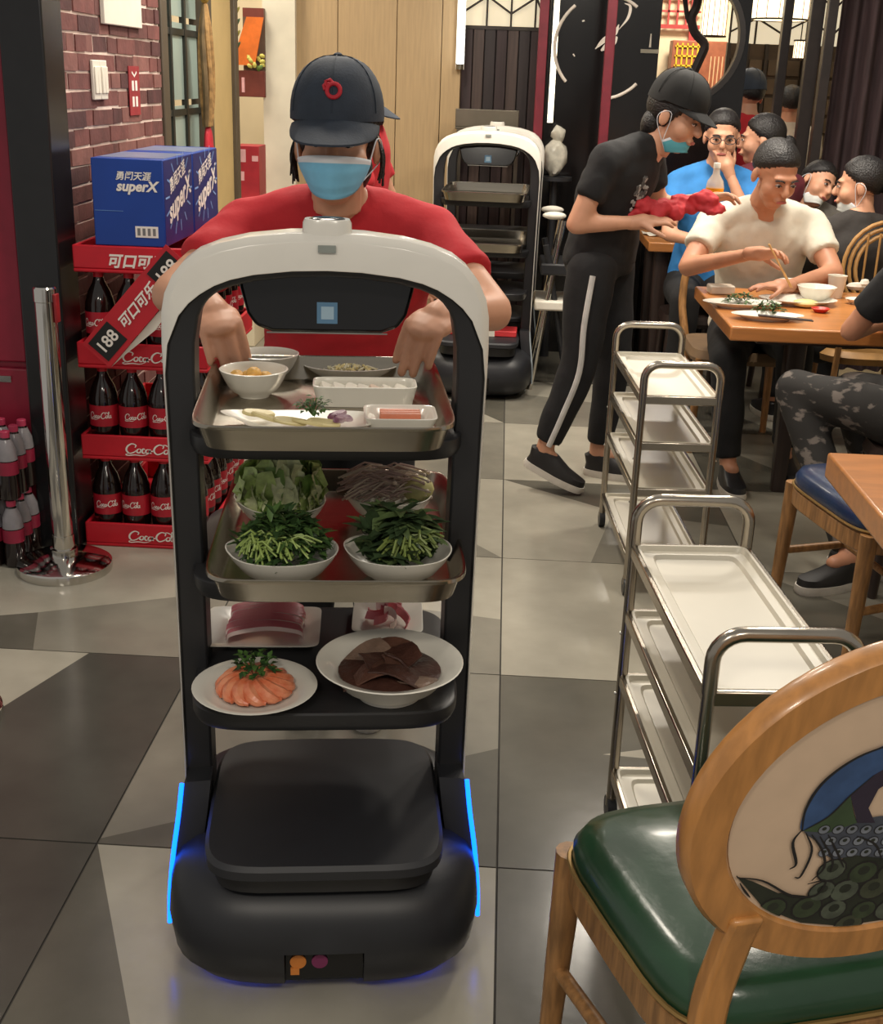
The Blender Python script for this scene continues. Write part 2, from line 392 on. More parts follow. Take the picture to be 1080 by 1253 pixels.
for k in range(3):
    for i in range(4):
        for j in range(7):
            if j > 0 and i < 3: continue
            b = proto if not used else copy_tree(proto); used = True
            b.location = (CXL+.006*k+.0635+i*.0978, CYF+.064+j*.098, k*PIT+.0125); b.rotation_euler = (0, 0, random.uniform(-.5, .5)+(.9 if i == 3 and j > 0 else 0))
            tag(b, 'large cola bottle in the '+('bottom', 'second', 'third')[k]+' crate'+(', front row' if j == 0 else ', aisle side'), 'bottle', 'cola bottles in the crate stack')
# slanted price sign on the stack
sg = thing('price_sign', 'slanted red price strip reading 188 clipped across the cola crates', 'sign', (-1.2, 3.72, .75))
p0, p1 = AY(122, 430, 3.72), AY(205, 332, 3.72)
dr = (p1-p0).normalized(); up = V((0, -1, 0)).cross(dr)*-1
if up.z < 0: up = -up
L_ = (p1-p0).length
def on_sign(u, v): return p0+dr*u+up*v
def sq(u0, u1, v0, v1, off, nm, m):
    o = MB(); q = [on_sign(u, v)-V((0, off, 0))-V(sg.location) for u, v in ((u0, v0), (u1, v0), (u1, v1), (u0, v1))]; q2 = [x+V((0, .0012, 0)) for x in q]
    o.add(q+q2, [(0, 1, 2, 3), (7, 6, 5, 4), (0, 4, 5, 1), (1, 5, 6, 2), (2, 6, 7, 3), (3, 7, 4, 0)]); o.build(nm, m, sg); 
sq(-.02, L_+.06, -.055, .055, 0, 'strip', mat('sign_red', (190, 30, 44), .5, var=.05))
qq = MB(); tri = [on_sign(-.02, -.056), on_sign(L_+.06, -.056), on_sign(L_+.06, -.064), on_sign(L_*.5, -.085), on_sign(.03, -.062)]
tri = [p-V(sg.location)+V((0, .012, 0)) for p in tri]; qq.add(tri+[p+V((0, .001, 0)) for p in tri], [(0, 1, 2, 3, 4), (9, 8, 7, 6, 5)]); qq.build('folded_back', white_m, sg)
for u in (.045, L_+.0): 
    sq(u-.05, u+.046, -.04, .042, .002, 'digit_panel', mat('digit_black', (24, 24, 24), .4, var=0))
    tm = text_mb('188', .054, 0, .001); tm.xf(plane_tf(on_sign(u-.002, 0)-V(sg.location)-V((0, .004, 0)), dr, up)); tm.build('print', logo_m, sg)
tm = text_mb('可口可乐', .042, .3, .0012); tm.xf(plane_tf(on_sign(L_*.5+.022, 0)-V(sg.location)-V((0, .003, 0)), dr, up)); tm.build('print', logo_m, sg)
# ------------------------------------------------------------------ blue beer cartons
blue_m = mat('carton_blue', (18, 62, 150), .42, var=.08, scale=5); navy_m = mat('carton_navy', (34, 40, 110), .42, var=.12, scale=5)
def carton(y0, lab):
    t = thing('beer_carton', lab, 'carton', (-1.262, y0, 3*PIT+.0845))
    w, d, h = .222, .355, .262
    MB().box(0, w, 0, d, 0, h).build('box', [blue_m], t, bevel=.003)
    sd = MB().box(w, w+.0012, .004, d-.004, .004, h-.004).build('side_print', navy_m, t)
    MB().box(.01, w-.01, .05, d-.05, h, h+.001).build('tape', mat('tape', (120, 130, 160), .3, var=.1), t)
    MB().box(.005, w*.42, -.0008, 0, .105, .107).build('fold_line', mat('fold', (90, 130, 190), .5), t)
    tm = text_mb('勇闯天涯', .027, .2, .0006); tm.xf(plane_tf((w*.58, -.0015, h-.052), *FRONT)); tm.build('print', logo_m, t)
    tm = text_mb('superX', .042, .25, .0016); tm.xf(plane_tf((w*.62, -.0015, h-.082), *FRONT)); tm.build('print', logo_m, t)
    MB().box(w*.58, w*.9, -.0015, 0, .028, .062).build('print', logo_m, t)
    for i in range(4): MB().box(w*.61+i*.016, w*.61+i*.016+.009, -.002, -.0015, .034, .056).build('print', mat('print_grey', (120, 120, 120), .5), t)
    tf = plane_tf((w+.002, d*.5, h*.58), (0, .96, .28), (0, -.28, .96))
    tm = text_mb('勇闯天涯', .05, 0, .001); tm.xf(tf @ MX.Translation((0, .05, 0))); tm.build('print', logo_m, t)
    tm = text_mb('superX', .095, .2, .003); tm.xf(tf @ MX.Translation((0, -.02, 0))); tm.build('print', logo_m, t)
    rb = MB()
    for i in range(14):
        a = i*2*pi/14+.1; rb.ribbon([tf @ V((cos(a)*.12, sin(a)*.085, 0)), tf @ V((cos(a)*.17, sin(a)*.12, 0))], .006, n=(1, 0, 0))
    rb.build('print', mat('print_pale_blue', (130, 170, 225), .5), t)
carton(3.81, 'blue beer carton at the front of the crate stack')
carton(4.18, 'blue beer carton tucked against the back of another carton')
# ------------------------------------------------------------------ wrapped pack of small bottles, far left
pkm = mat('pink_cap', (190, 60, 92), .4, var=.05)
def small_bottle():
    t = empty('drink_bottle')
    MB().lathe([(.026, 0), (.033, .006), (.033, .06), (.031, .08), (.033, .13), (.029, .165), (.016, .195), (.0125, .205), (.0125, .215)], 18).build('body', plast_m, t)
    MB().lathe([(.0337, .085), (.0337, .128)], 18, caps=False).build('label', mat('label_magenta', (150, 34, 62), .4), t)
    MB().lathe([(.0332, .131), (.030, .166), (.017, .197)], 18, caps=False).build('shrink_film', mat('film', (205, 200, 205), .15, var=.1, alpha=.45), t)
    MB().lathe([(.0148, .203), (.0148, .221), (.013, .223)], 14).build('cap', pkm, t)
    return t
sb = small_bottle(); used = False
for k in (0, 1):
    for i in range(3):
        for j in range(3):
            b = sb if not used else copy_tree(sb); used = True
            b.location = (-1.515-i*.068, 3.60+j*.069, k*.226+.0); b.rotation_euler = (0, 0, random.random()*6)
            tag(b, 'small dark drink bottle with a pink cap, '+('lower' if k == 0 else 'upper')+' layer of the pack by the fridge', 'bottle', 'pink-capped bottles by the fridge')
# ------------------------------------------------------------------ hanging charms near the door
hc = thing('hanging_charm', 'dangling corn and straw charm with a red tail hung by the paned door', 'ornament', (WX+.05, 5.63, .95))
straw = mat('straw', (150, 116, 70), .8, var=.3, scale=40)
MB().cone((0, 0, 1.0), (0, 0, 1.25), .006, .006, 8).build('cord', black_m, hc)
MB().ell((0, 0, .92), (.03, .045, .08)).build('corn_knot', mat('corn_yellow', (186, 150, 70), .7, var=.3, scale=60, bump=.5), hc)
for i in range(7):
    a = i*.9; MB().tube(catmull([(0, 0, .84), (.02*cos(a), .04*sin(a), .7), (.022*cos(a+.5), .055*sin(a+.4), .5), (.01*cos(a), .03*sin(a), .34)], 4), .013, 8).build('straw_braid', [straw, mat('straw_dark', (96, 78, 50), .8, var=.3)][i % 2], hc)
MB().ell((0, 0, .2), (.022, .05, .16)).build('red_tail', mat('charm_red', (176, 30, 46), .6, var=.15), hc)
ch = thing('chili_garland', 'string of green and yellow paper chillies by the storage corner', 'ornament', AY(287, 62, 6.6))
for k in range(9):
    for s_ in (-1, 1): MB().ell((s_*.014, 0, .02+k*.055), (.008, .008, .03), MX.Rotation(s_*.6, 3, 'Y'), 8).build('chili', mat('chili_a', (150, 140, 60), .4) if k % 2 else mat('chili_b', (60, 84, 50), .4), ch)
MB().cone((0, 0, 0), (0, 0, .62), .003, .003, 6).build('cord', black_m, ch)
# ------------------------------------------------------------------ storage corner beyond the door
wbl = MB().box(-2.4, -1.25, 8.3, 8.4, 0, 2.9).build('wall_back_left', plaster_m); tag(wbl, kind='structure')
cl0, cl1 = AY(322, 100, 7.45).x, AY(357, 100, 7.45).x
col = MB().box(cl0, cl1+.02, 7.45, 8.3, 0, 2.9).build('wall_column', mat('pale_marble', (226, 218, 196), .5, var=.12, scale=3)); tag(col, kind='structure')
wls = MB().box(-2.5, -2.4, 6.5, 8.4, 0, 2.9).build('wall_left_storage', plaster_m); tag(wls, kind='structure')
sc = thing('storage_counter', 'pale low counter in the storage corner beyond the door', 'counter', (-1.62, 7.25, 0))
MB().box(-.3, .2, -.2, .2, 0, .8).build('carcass', plaster_m, sc, bevel=.005); MB().box(-.32, .22, -.22, .22, .8, .83).build('top', white_m, sc, bevel=.004)
rc0 = AY(291, 225, 7.2); rc1 = AY(320, 178, 7.2)
rc = thing('red_carton', 'red cardboard carton with pale stickers on the storage counter', 'carton', (rc0.x, 7.12, .831))
w_ = rc1.x-rc0.x; h_ = rc1.z-.831
MB().box(0, w_, 0, .2, 0, h_).build('box', mat('carton_red', (168, 36, 46), .5, var=.08), rc, bevel=.003)
for (x, z, a, b) in ((.015, h_*.7, .05, .07), (.1, h_*.72, .035, .03), (.02, h_*.36, .035, .05)): MB().box(x, x+a, -.001, 0, z, z+b).build('sticker', mat('sticker_pink', (226, 170, 170), .5), rc)
yb = thing('yellow_bin', 'yellow plastic bin beside the red carton', 'bin', (rc0.x-.06, 7.2, .831))
MB().loft([ring(.11, .14, 0, 6, 20), ring(.13, .16, h_*1.0, 6, 20), ring(.115, .145, h_*1.0, 6, 20), ring(.1, .13, .02, 6, 20)]).build('tub', mat('bin_yellow', (214, 160, 40), .45), yb)
MB().loft([ring(.14, .17, h_, 6, 20), ring(.13, .16, h_+.02, 6, 20)]).build('lid', mat('bin_yellow', (214, 160, 40), .45), yb)
bb = thing('blue_spray_bottle', 'blue cleaning bottle with white top on the yellow bin', 'bottle', (rc0.x-.05, 7.2, .831+h_+.021))
MB().lathe([(.03, 0), (.035, .02), (.035, .12), (.02, .16)], 16).build('body', mat('spray_blue', (40, 110, 190), .3), bb)
MB().lathe([(.021, .155), (.021, .2), (.014, .22)], 14).build('nozzle', white_m, bb)
o0 = AY(288, 118, 7.4); o1 = AY(322, 10, 7.4)
od = thing('wall_display', 'brown wall box with a bright orange slanted panel and small plant', 'display', (o0.x, 7.42, o0.z))
w_ = o1.x-o0.x; h_ = o1.z-o0.z; bx = mat('display_brown', (112, 50, 38), .5, var=.1)
MB().box(.0, w_, .0, .05, 0, h_*.30).build('planter', bx, od, bevel=.003)
MB().box(w_*.25, w_, .02, .05, h_*.30, h_).build('back_board', mat('display_back', (108, 84, 66), .6), od)
MB().prism([(-.02, h_*.36), (w_*.68, h_*.36), (w_*1.0, h_*.9), (w_*.42, h_*.9)], .012, 0, plane_tf((0, -.004, 0), *FRONT)).build('orange_panel', mat('panel_orange', (220, 112, 40), .45, var=.12), od)
MB().box(w_*.3, w_*1.0, -.014, 0, h_*.9, h_).build('top_rail', bx, od)
MB().box(w_*.2, w_*.3, -.001, 0, h_*.05, h_*.22).build('sticker', mat('sticker_pink', (226, 170, 170), .5), od)
pm = MB()
for i in range(14):
    a = random.uniform(0, 6.3); q = V((w_*.7, .0, h_*.3)); pm.ell(q+V((cos(a)*.04, sin(a)*.01-.01, random.uniform(.01, .09))), (.018, .006, .012), MX.Rotation(a, 3, 'Y'), 6, random.randrange(2))
pm.build('plant', [mat('plant_yellow', (200, 190, 90), .6), mat('plant_green', (96, 120, 50), .6)], od)
# ------------------------------------------------------------------ wood panel wall behind the staff
wx0, wx1 = AY(357, 100, 7.5).x, AY(563, 100, 7.5).x
wb = MB().box(wx0, wx1, 7.53, 7.65, 0, 2.9).build('wall_back', mat('panel_gap', (96, 76, 52), .7)); tag(wb, kind='structure')
tan = mat('tan_panel', (182, 154, 114), .5, var=.06, scale=5, stretch=(16, 16, 1))
xs = [wx0, AY(413, 60, 7.5).x, AY(485, 60, 7.5).x, AY(540, 60, 7.5).x, wx1]
for a, b in zip(xs, xs[1:]): MB().box(a+.002, b-.002, 7.5, 7.53, .0, 2.9).build('panel', tan, wb, bevel=.002)
tl = AY(562, 85, 7.45)
lt = thing('tube_light', 'upright white tube light at the edge of the tan panel wall', 'light', (tl.x, 7.46, tl.z))
MB().cone((0, 0, .03), (0, 0, .9), .018, .018, 14).build('tube', mat('tube_glow', (235, 245, 255), .4, var=0, emis=5), lt)
for z in (0, .9): MB().cone((0, 0, z), (0, 0, z+.03), .021, .021, 14).build('end_cap', dsteel_m, lt)
MB().box(-.024, .024, .014, .038, 0, .93).build('batten', white_m, lt)
# ------------------------------------------------------------------ delivery robots
shell_w = mat('robot_white', (226, 222, 212), .28, var=.02, coat=.5)
inner_b = mat('robot_black', (32, 32, 34), .4, var=.1, scale=6)
base_b = mat('robot_base', (32, 33, 37), .42, var=.08, scale=6)
led_m = mat('led_blue', (8, 84, 255), .4, var=0, emis=6)
ledoff_m = mat('led_off', (150, 160, 165), .3)
def robot(loc, rz, lit, label):
    t = thing('delivery_robot', label, 'robot', loc, rz)
    # base body
    b = MB().loft([ring(.44, .47, .018, 4, 40, 0, -.005), ring(.50, .525, .035, 4, 40, 0, -.01), ring(.55, .56, .07, 4, 40, 0, -.016), ring(.563, .575, .12, 4, 40, 0, -.016),
                   ring(.555, .558, .165, 4, 40, 0, -.012), ring(.542, .535, .192, 4, 40, 0, -.008), ring(.52, .50, .21, 4, 40, 0, .0), ring(.47, .44, .228, 4, 40, 0, .01), ring(.42, .40, .234, 4, 40, 0, .01)]).build('base', base_b, t)
    cut = MB().box(-.068, .068, -.4, -.25, -.05, .12).build('cut', base_b, t)
    md = b.modifiers.new('n', 'BOOLEAN'); md.object = cut; md.operation = 'DIFFERENCE'; md.solver = 'EXACT'
    me = bake(b, (cut,)); b.modifiers.clear(); b.data = me; bpy.data.objects.remove(cut)
    me.polygons.foreach_set('use_smooth', [True]*len(me.polygons)); me.set_sharp_from_angle(angle=radians(40))
    sp = MB().box(-.066, .066, -.279, -.25, .052, .118).build('sensor_panel', blackgloss_m, t)
    for x, m in ((-.045, mat('sticker_orange', (200, 120, 50), .5)), (-.008, mat('sticker_purple', (120, 40, 84), .5))):
        MB().cone((x, -.282, .088), (x, -.2785, .088), .014, .014, 20).build('sticker', m, sp)
    if True:
        MB().box(-.058, -.043, -.283, -.2785, .062, .076).build('sticker', mat('sticker_orange', (200, 120, 50), .5), sp)
    for x in (-.19, .19):
        for y in (-.1, .17): MB().cone((x-.02, y, .035), (x+.02, y, .035), .035, .035, 20).build('wheel', black_m, t)
    if lit:
        for x in (-.14, .14): MB().box(x-.05, x+.05, -.185, -.17, .014, .017).build('underglow', mat('glow_blue', (10, 60, 255), .4, var=0, emis=16), t)
    MB().loft([ring(.385, .38, .225, 6, 32, 0, -.085), ring(.385, .38, .275, 6, 32, 0, -.085)]).build('neck', inner_b, t)
    MB().loft([ring(.395, .41, .270, 6, 48, 0, -.1), ring(.408, .425, .276, 6, 48, 0, -.1), ring(.408, .425, .292, 6, 48, 0, -.1), ring(.395, .41, .299, 6, 48, 0, -.1)]).build('lid', mat('robot_lid', (36, 37, 41), .5, var=.06), t)
    # arch frame
    def outer():
        P = [(-.258, .22), (-.259, .4), (-.261, .7), (-.264, .95), (-.266, 1.06), (-.2665, 1.11), (-.265, 1.16), (-.259, 1.19), (-.246, 1.218), (-.228, 1.24), (-.205, 1.257), (-.17, 1.271), (-.125, 1.2815), (-.06, 1.289), (0, 1.291)]
        return P+[(-x, z) for x, z in reversed(P[:-1])]
    O = outer(); n = len(O)
    def prof(i):
        z = O[i][1]; s_ = min(1, max(0, (z-1.07)/.19)); s2 = s_*s_*(3-2*s_)
        return .005+.053*s2, .046-.034*s2
    wr, br = [], []
    for i in range(n):
        a = V((O[max(i-1, 0)][0], 0, O[max(i-1, 0)][1])); c = V((O[min(i+1, n-1)][0], 0, O[min(i+1, n-1)][1])); d = (c-a).normalized()
        nr = V((d.z, 0, -d.x)); o = V((O[i][0], 0, O[i][1])); w_, b_ = prof(i)
        fy = V((0, -.042, 0)); by = V((0, .045, 0)); e = V((0, .012, 0))
        wr.append([o+fy+e, o+fy+nr*min(.012, w_*.5), o+nr*w_+fy*1.0-V((0, .006, 0)), o+nr*w_+by, o+by-e])
        br.append([o+nr*w_+fy*.93, o+nr*(w_+b_)+fy*.8, o+nr*(w_+b_)+by*.9, o+nr*w_+by*.97])
    MB().loft(wr).build('arch_shell', shell_w, t, bevel=.003, angle=50)
    MB().loft(br).build('arch_inner', inner_b, t, bevel=.004, angle=50)
    # lit strips where the frame meets the base
    for s_ in (-1, 1):
        q = catmull([(s_*.256, -.09, .325), (s_*.262, -.105, .27), (s_*.272, -.12, .2), (s_*.279, -.132, .13), (s_*.2815, -.138, .065)], 6)
        MB().tube(q, .0042, 8).build('led_strip', led_m if lit else ledoff_m, t)
        MB().loft([[p+V((s_*-.004, .004, 0)), p+V((s_*-.05, .01, 0)), p+V((s_*-.05, .10, .0)), p+V((s_*-.006, .10, 0))] for p in q]).build('fender', base_b, t)
    # head
    hd = MB(); out = [(-.152, .125), (.152, .125), (.143, .07), (.132, .03), (.118, .01), (.09, 0), (-.09, 0), (-.118, .01), (-.132, .03), (-.143, .07)]
    hd.prism(out, .03, 0, plane_tf((0, .045, 1.118), (1, 0, 0), (0, .12, 1)))
    h = hd.build('display', blackgloss_m, t, bevel=.006)
    tf = plane_tf((0, .0135, 1.117), (1, 0, 0), (0, .12, 1))
    hb = MB().prism([(-.1, .003), (.1, .003), (.1, .0055), (-.1, .0055)], .0012, 0, tf).build('display_edge', mat('edge_grey', (120, 118, 112), .4), h)
    MB().prism([(-.017, .02), (.017, .02), (.017, .055), (-.017, .055)], .002, 0, tf).build('icon', mat('icon_blue', (70, 104, 128), .4, var=.0, emis=.25), h)
    MB().prism([(-.01, .027), (.011, .027), (.011, .048), (-.01, .048)], .0035, 0, tf).build('icon', mat('icon_pale', (128, 148, 158), .4, var=.0, emis=.3), h)
    bp = MB().loft([ring(.082, .06, 1.262, 3, 32, 0, -.005), ring(.078, .058, 1.304, 3, 32, 0, -.005), ring(.072, .054, 1.310, 3, 32, 0, -.005)]).build('camera_bump', shell_w, t)
    MB().loft([ring(.058, .042, 1.3101, 2.4, 28, 0, -.005), ring(.05, .036, 1.312, 2.4, 28, 0, -.005)]).build('lens_cover', blackgloss_m, bp)
    MB().box(-.014, .014, -.0505, -.036, 1.262, 1.273).build('badge', mat('badge_grey', (140, 146, 140), .4), t)
    # shelves
    for z, yf, yb in ((.967, -.10, .26), (.727, -.13, .28), (.527, -.207, .23)):
        d_ = yb-yf; cy = (yf+yb)/2; w_ = .458
        sh = MB().loft([ring(w_*.98, d_*.97, z-.034, 6, 48, 0, cy), ring(w_, d_, z-.022, 6, 48, 0, cy), ring(w_, d_, z-.003, 6, 48, 0, cy), ring(w_*.985, d_*.985, z, 6, 48, 0, cy)]).build('shelf', inner_b, t)
        for s_ in (-1, 1): MB().box(s_*.24-.02, s_*.24+.012*s_, -.03, .03, z-.04, z-.004).build('bracket', inner_b, sh)
    return t
RO = V((-.282, 2.0, 0)); RA = radians(7.5)
RM = MX.Translation(RO) @ MX.Rotation(RA, 4, 'Z')
def RL(x, y, z): return RM @ V((x, y, z))
robot(RO, RA, True, 'tall black and white delivery robot with glowing blue side strips, loaded with dishes')
def pan(loc, rz, label, w=.42, d=.60, h=.044, group=None):
    t = thing('steel_tray', label, 'tray', loc, rz, group)
    MB().loft([ring(w-.05, d-.05, .0, 8, 56), ring(w-.036, d-.036, .003, 9, 56), ring(w-.012, d-.012, h-.002, 9, 56), ring(w, d, h, 10, 56), ring(w+.002, d+.002, h-.006, 10, 56), ring(w, d, h-.007, 10, 56),
               ring(w-.008, d-.008, h-.0035, 9, 56), ring(w-.03, d-.03, .0, 9, 56), ring(w-.05, d-.05, -.0025, 8, 56)][::-1]).build('tray', dsteel_m if group else steel_m, t, angle=60)
    return t
T1 = RL(-.004, .07, .971); T2 = RL(.022, .068, .7305)
pan(T1, RA+radians(.5), 'stainless steel tray of white dishes on the upper shelf of the loaded robot', .418, .51)
pan(T2, RA-radians(1.0), 'stainless steel tray of leafy vegetables on the middle shelf of the loaded robot', .425, .585)
# far robots in the aisle
FR1 = V((AY(592, 300, 6.3).x, 6.3, 0))
robot(FR1, radians(-2), False, 'unlit delivery robot parked down the aisle with empty trays')
FM = MX.Translation(FR1) @ MX.Rotation(radians(-2), 4, 'Z')
pan(FM @ V((0, .05, .971)), radians(-2), 'empty steel tray on the upper shelf of the parked robot')
pan(FM @ V((0, .05, .7305)), radians(-2), 'empty steel tray on the middle shelf of the parked robot')
FR2 = V((AY(604, 250, 7.1).x, 7.02, 0))
robot(FR2, radians(-2), False, 'delivery robot half hidden right behind the parked one')
pk = thing('napkin_box', 'flat red and white packet on the parked robot base', 'packet', FM @ V((.02, -.06, .2995)), radians(-2))
MB().box(-.17, .17, -.08, .06, 0, .03).build('packet', mat('packet_red', (206, 56, 60), .5, var=.05), pk, bevel=.004)
MB().box(-.12, .06, -.081, .02, .0, .031).build('white_band', white_m, pk)
# ------------------------------------------------------------------ dishes
china = mat('white_china', (232, 228, 216), .22, var=.02, coat=.3)
def dish(name, label, cat, at, rz, w, d, h, n=2.0, wall=.005, foot=.6, flare=1.0, k=40, tilt=0, nb=None):
    t = thing(name, label, cat, at, rz)
    nb = nb or n
    R = [ring(w*foot, d*foot, 0, nb, k), ring(w*foot*1.02, d*foot*1.02, .003, nb, k)]
    for j in (1, 2, 3, 4, 5):
        s = j/5; f_ = foot+(1-foot)*(s**(.55 if flare < 1 else 1.25 if flare > 1 else .8)); R.append(ring(w*f_, d*f_, .003+(h-.003)*s, n, k))
    R.append(ring(w-wall*1.2, d-wall*1.2, h+.0008, n, k))
    for j in (5, 4, 3, 2, 1):
        s = (j-.3)/5; f_ = foot+(1-foot)*(s**(.55 if flare < 1 else 1.25 if flare > 1 else .8)); R.append(ring(w*f_-2*wall, d*f_-2*wall, .006+(h-.006)*s, n, k))
    R.append(ring(w*foot-2*wall, d*foot-2*wall, .0065, nb, k)); R.append(ring(w*foot*.3, d*foot*.3, .006, nb, k))
    MB().loft(R).build('dish', china, t, angle=50)
    return t
zt = T1.z+.0005
def place(x, y, z): return G(x, y, z)
# upper tray
b1 = place(311, 484, zt); dish('small_bowl', 'white bowl of yellow fish balls on the upper tray', 'bowl', b1, RA, .124, .124, .05, foot=.45, flare=.5)
b2 = place(328, 462, zt); b2.z = zt; dish('sauce_bowl', 'white bowl of pale paste behind the fish ball bowl', 'bowl', b2, RA, .12, .12, .048, foot=.45, flare=.5)
b3 = place(428, 462, zt); dish('oval_plate', 'oval white plate of pale noodles at the back of the upper tray', 'plate', b3, RA, .185, .12, .026, foot=.6)
b4 = place(446, 492, zt); dish('rectangular_dish', 'oblong white dish of rice cake slices on the upper tray', 'dish', b4, RA, .186, .085, .036, n=7, foot=.9, flare=1)
b5 = place(366, 524, zt); lp = thing('leaf_plate', 'pointed white plate of pale slices with a garnish on the upper tray', 'plate', b5, RA)
pts = catmull([(-.132, .042, 0), (-.05, .048, 0), (.05, .052, 0), (.12, .036, 0), (.115, -.042, 0), (.03, -.06, 0), (-.07, -.056, 0), (-.095, -.02, 0)], 5, True)
MB().loft([[V((p.x*.6, p.y*.6, 0)) for p in pts], [V((p.x*.97, p.y*.97, .016)) for p in pts], [V((p.x, p.y, .018)) for p in pts], [V((p.x*.95, p.y*.95, .018)) for p in pts], [V((p.x*.62, p.y*.62, .006)) for p in pts], [V((p.x*.1, p.y*.1, .006)) for p in pts]]).build('dish', china, lp, angle=50)
b6 = place(489, 524, zt); dish('square_dish', 'square white dish of pink ham sticks on the upper tray', 'dish', b6, RA, .122, .10, .028, n=7, foot=.8)
MB().loft([ring(.085, .085, .03, 2, 24), ring(.088, .088, .036, 2, 24), ring(.02, .02, .038, 2, 24)]).build('pale_paste', mat('paste', (222, 222, 212), .4, var=.05, scale=40, bump=.3), None, b2)
tag(bpy.data.objects['pale_paste'], 'smooth pale paste filling the bowl behind the fish balls', 'paste')
fb = mat('fish_ball', (214, 166, 84), .4, var=.18, scale=60, bump=.2, bscale=120)
k_ = 0
for (x, y, z) in [(-.027, -.012, .029), (.0, -.022, .030), (.027, -.012, .029), (.018, .016, .029), (-.014, .018, .029), (0, 0, .040), (-.034, .013, .030)]:
    o = MB().ell((0, 0, 0), (.0145, .0145, .0135), k=14).build('fish_ball', fb, None, b1+V((x, y, z)))
    tag(o, 'round golden fish ball in the small white bowl', 'fish ball', 'fish balls in the bowl')
nd = MB()
for i in range(90):
    a = random.uniform(0, 6.3); r = random.uniform(0, .9); c = V((r*cos(a)*.06, r*sin(a)*.035, .016+.012*(1-r*r))); L = random.uniform(.015, .03); b = random.uniform(0, 6.3)
    nd.tube([c+V((cos(b)*L, sin(b)*L, -.003)), c+V((0, 0, .003)), c-V((cos(b+.5)*L, sin(b+.5)*L, .003))], .0026, 5, random.randrange(2))
nd = nd.build('noodles', [mat('noodle', (226, 208, 150), .4), mat('noodle_pale', (228, 220, 190), .4)], None, b3); tag(nd, 'tangle of pale yellow noodles on the oval plate', 'noodles', kind='stuff')
rcm = mat('rice_cake', (236, 230, 216), .4, var=.04)
for i in range(7):
    o = MB().loft([ring(.032, .05, 0, 3, 16), ring(.034, .052, .004, 3, 16), ring(.032, .05, .008, 3, 16)]).build('rice_cake_slice', rcm if i != 4 else mat('rice_cake_pink', (230, 206, 186), .4), None, b4+V(((i-3)*.022, random.uniform(-.006, .006), .018)))
    o.rotation_euler = (random.uniform(-.1, .1), .35+random.uniform(-.1, .1), RA+random.uniform(-.2, .2)); tag(o, 'white oval rice cake slice lying in the oblong dish', 'rice cake', 'rice cake slices')
slm = mat('yellow_slice', (222, 206, 150), .4, var=.1)
for i, (x, y, a) in enumerate(((-.07, .01, .3), (-.055, -.012, -.5), (-.01, -.03, .1), (.02, -.035, -.15), (.045, -.03, .1))):
    o = MB().loft([ring(.055, .022, 0, 2.4, 16), ring(.056, .023, .003, 2.4, 16), ring(.05, .019, .0055, 2.4, 16)]).build('bamboo_slice', slm, None, b5+V((x, y, .018)))
    o.rotation_euler = (.2*(-1)**i, .12, a); tag(o, 'pale yellow bamboo slice on the pointed plate', 'slice', 'bamboo slices')
def leaf(mb, c, d, up, L, w, m=0, curl=.3, seg=3, ruf=0):
    d = V(d).normalized(); s_ = d.cross(V(up)); s_ = s_.normalized() if s_.length > 1e-4 else V((1, 0, 0)); u = s_.cross(d)
    vs = []; 
    for j in range(seg+1):
        t = j/seg; ww = w*sin(pi*min(.97, max(.06, t*.9+.08)))/2; p = V(c)+d*L*t-u*(curl*L*t*t)
        r1, r2 = (random.uniform(-ruf, ruf), random.uniform(-ruf, ruf)) if ruf else (0, 0)
        if ruf: ww = w*min(1, .25+t*1.3)*(1 if t < .85 else .75)/2
        vs += [p-s_*ww*(1+r1*8)+u*(ww*.35+r1), p, p+s_*ww*(1+r2*8)+u*(ww*.35+r2)]
    fs = []
    for j in range(seg):
        for i in (0, 1): a = j*3+i; fs.append((a, a+1, a+4, a+3))
    mb.add(vs, fs, m)
pg = [mat('parsley_dark', (44, 72, 34), .5, var=.2, scale=80), mat('parsley_mid', (72, 104, 48), .5, var=.2, scale=80)]
def sprig(at, r, h, label, n=60, nm='parsley_sprig'):
    t = thing(nm, label, 'garnish', at)
    sm = MB(); lf = MB()
    for i in range(9):
        a = random.uniform(0, 6.3); q = V((cos(a)*r*random.uniform(.2, .9), sin(a)*r*random.uniform(.2, .9), h*random.uniform(.5, .9))); sm.tube([(0, 0, 0), q*.5+V((0, 0, .004)), q], .0013, 5)
    for i in range(n):
        a = random.uniform(0, 6.3); rr = r*sqrt(random.random()); z = h*(.35+.65*random.random()*(1-(rr/r)**2*.6)); c = V((rr*cos(a), rr*sin(a), z))
        leaf(lf, c, (cos(a)+random.uniform(-.6, .6), sin(a)+random.uniform(-.6, .6), random.uniform(-.1, .8)), (0, 0, 1), r*random.uniform(.3, .5), r*.3, random.randrange(2), .4, 2)
    sm.build('stem', pg[1], t); tag(lf.build('leaves', pg, t, fix=False), kind='stuff')
    return t
sprig(b5+V((.022, .01, .02)), .026, .034, 'small curly parsley sprig on the pointed plate of the upper tray')
for i, (x, y, a) in enumerate(((.062, .012, .5), (.075, -.005, -.4), (.068, -.02, 1.2))):
    o = MB().loft([ring(.034, .012, 0, 2, 14), ring(.036, .013, .004, 2, 14), ring(.03, .01, .008, 2, 14)]).build('onion_petal', mat('onion_purple', (120, 60, 92), .4, col2=(214, 190, 196), scale=50), None, b5+V((x, y, .02)))
    o.rotation_euler = (.3, .2*(i-1), a); tag(o, 'purple and white onion petal beside the parsley sprig', 'onion', 'onion petals')
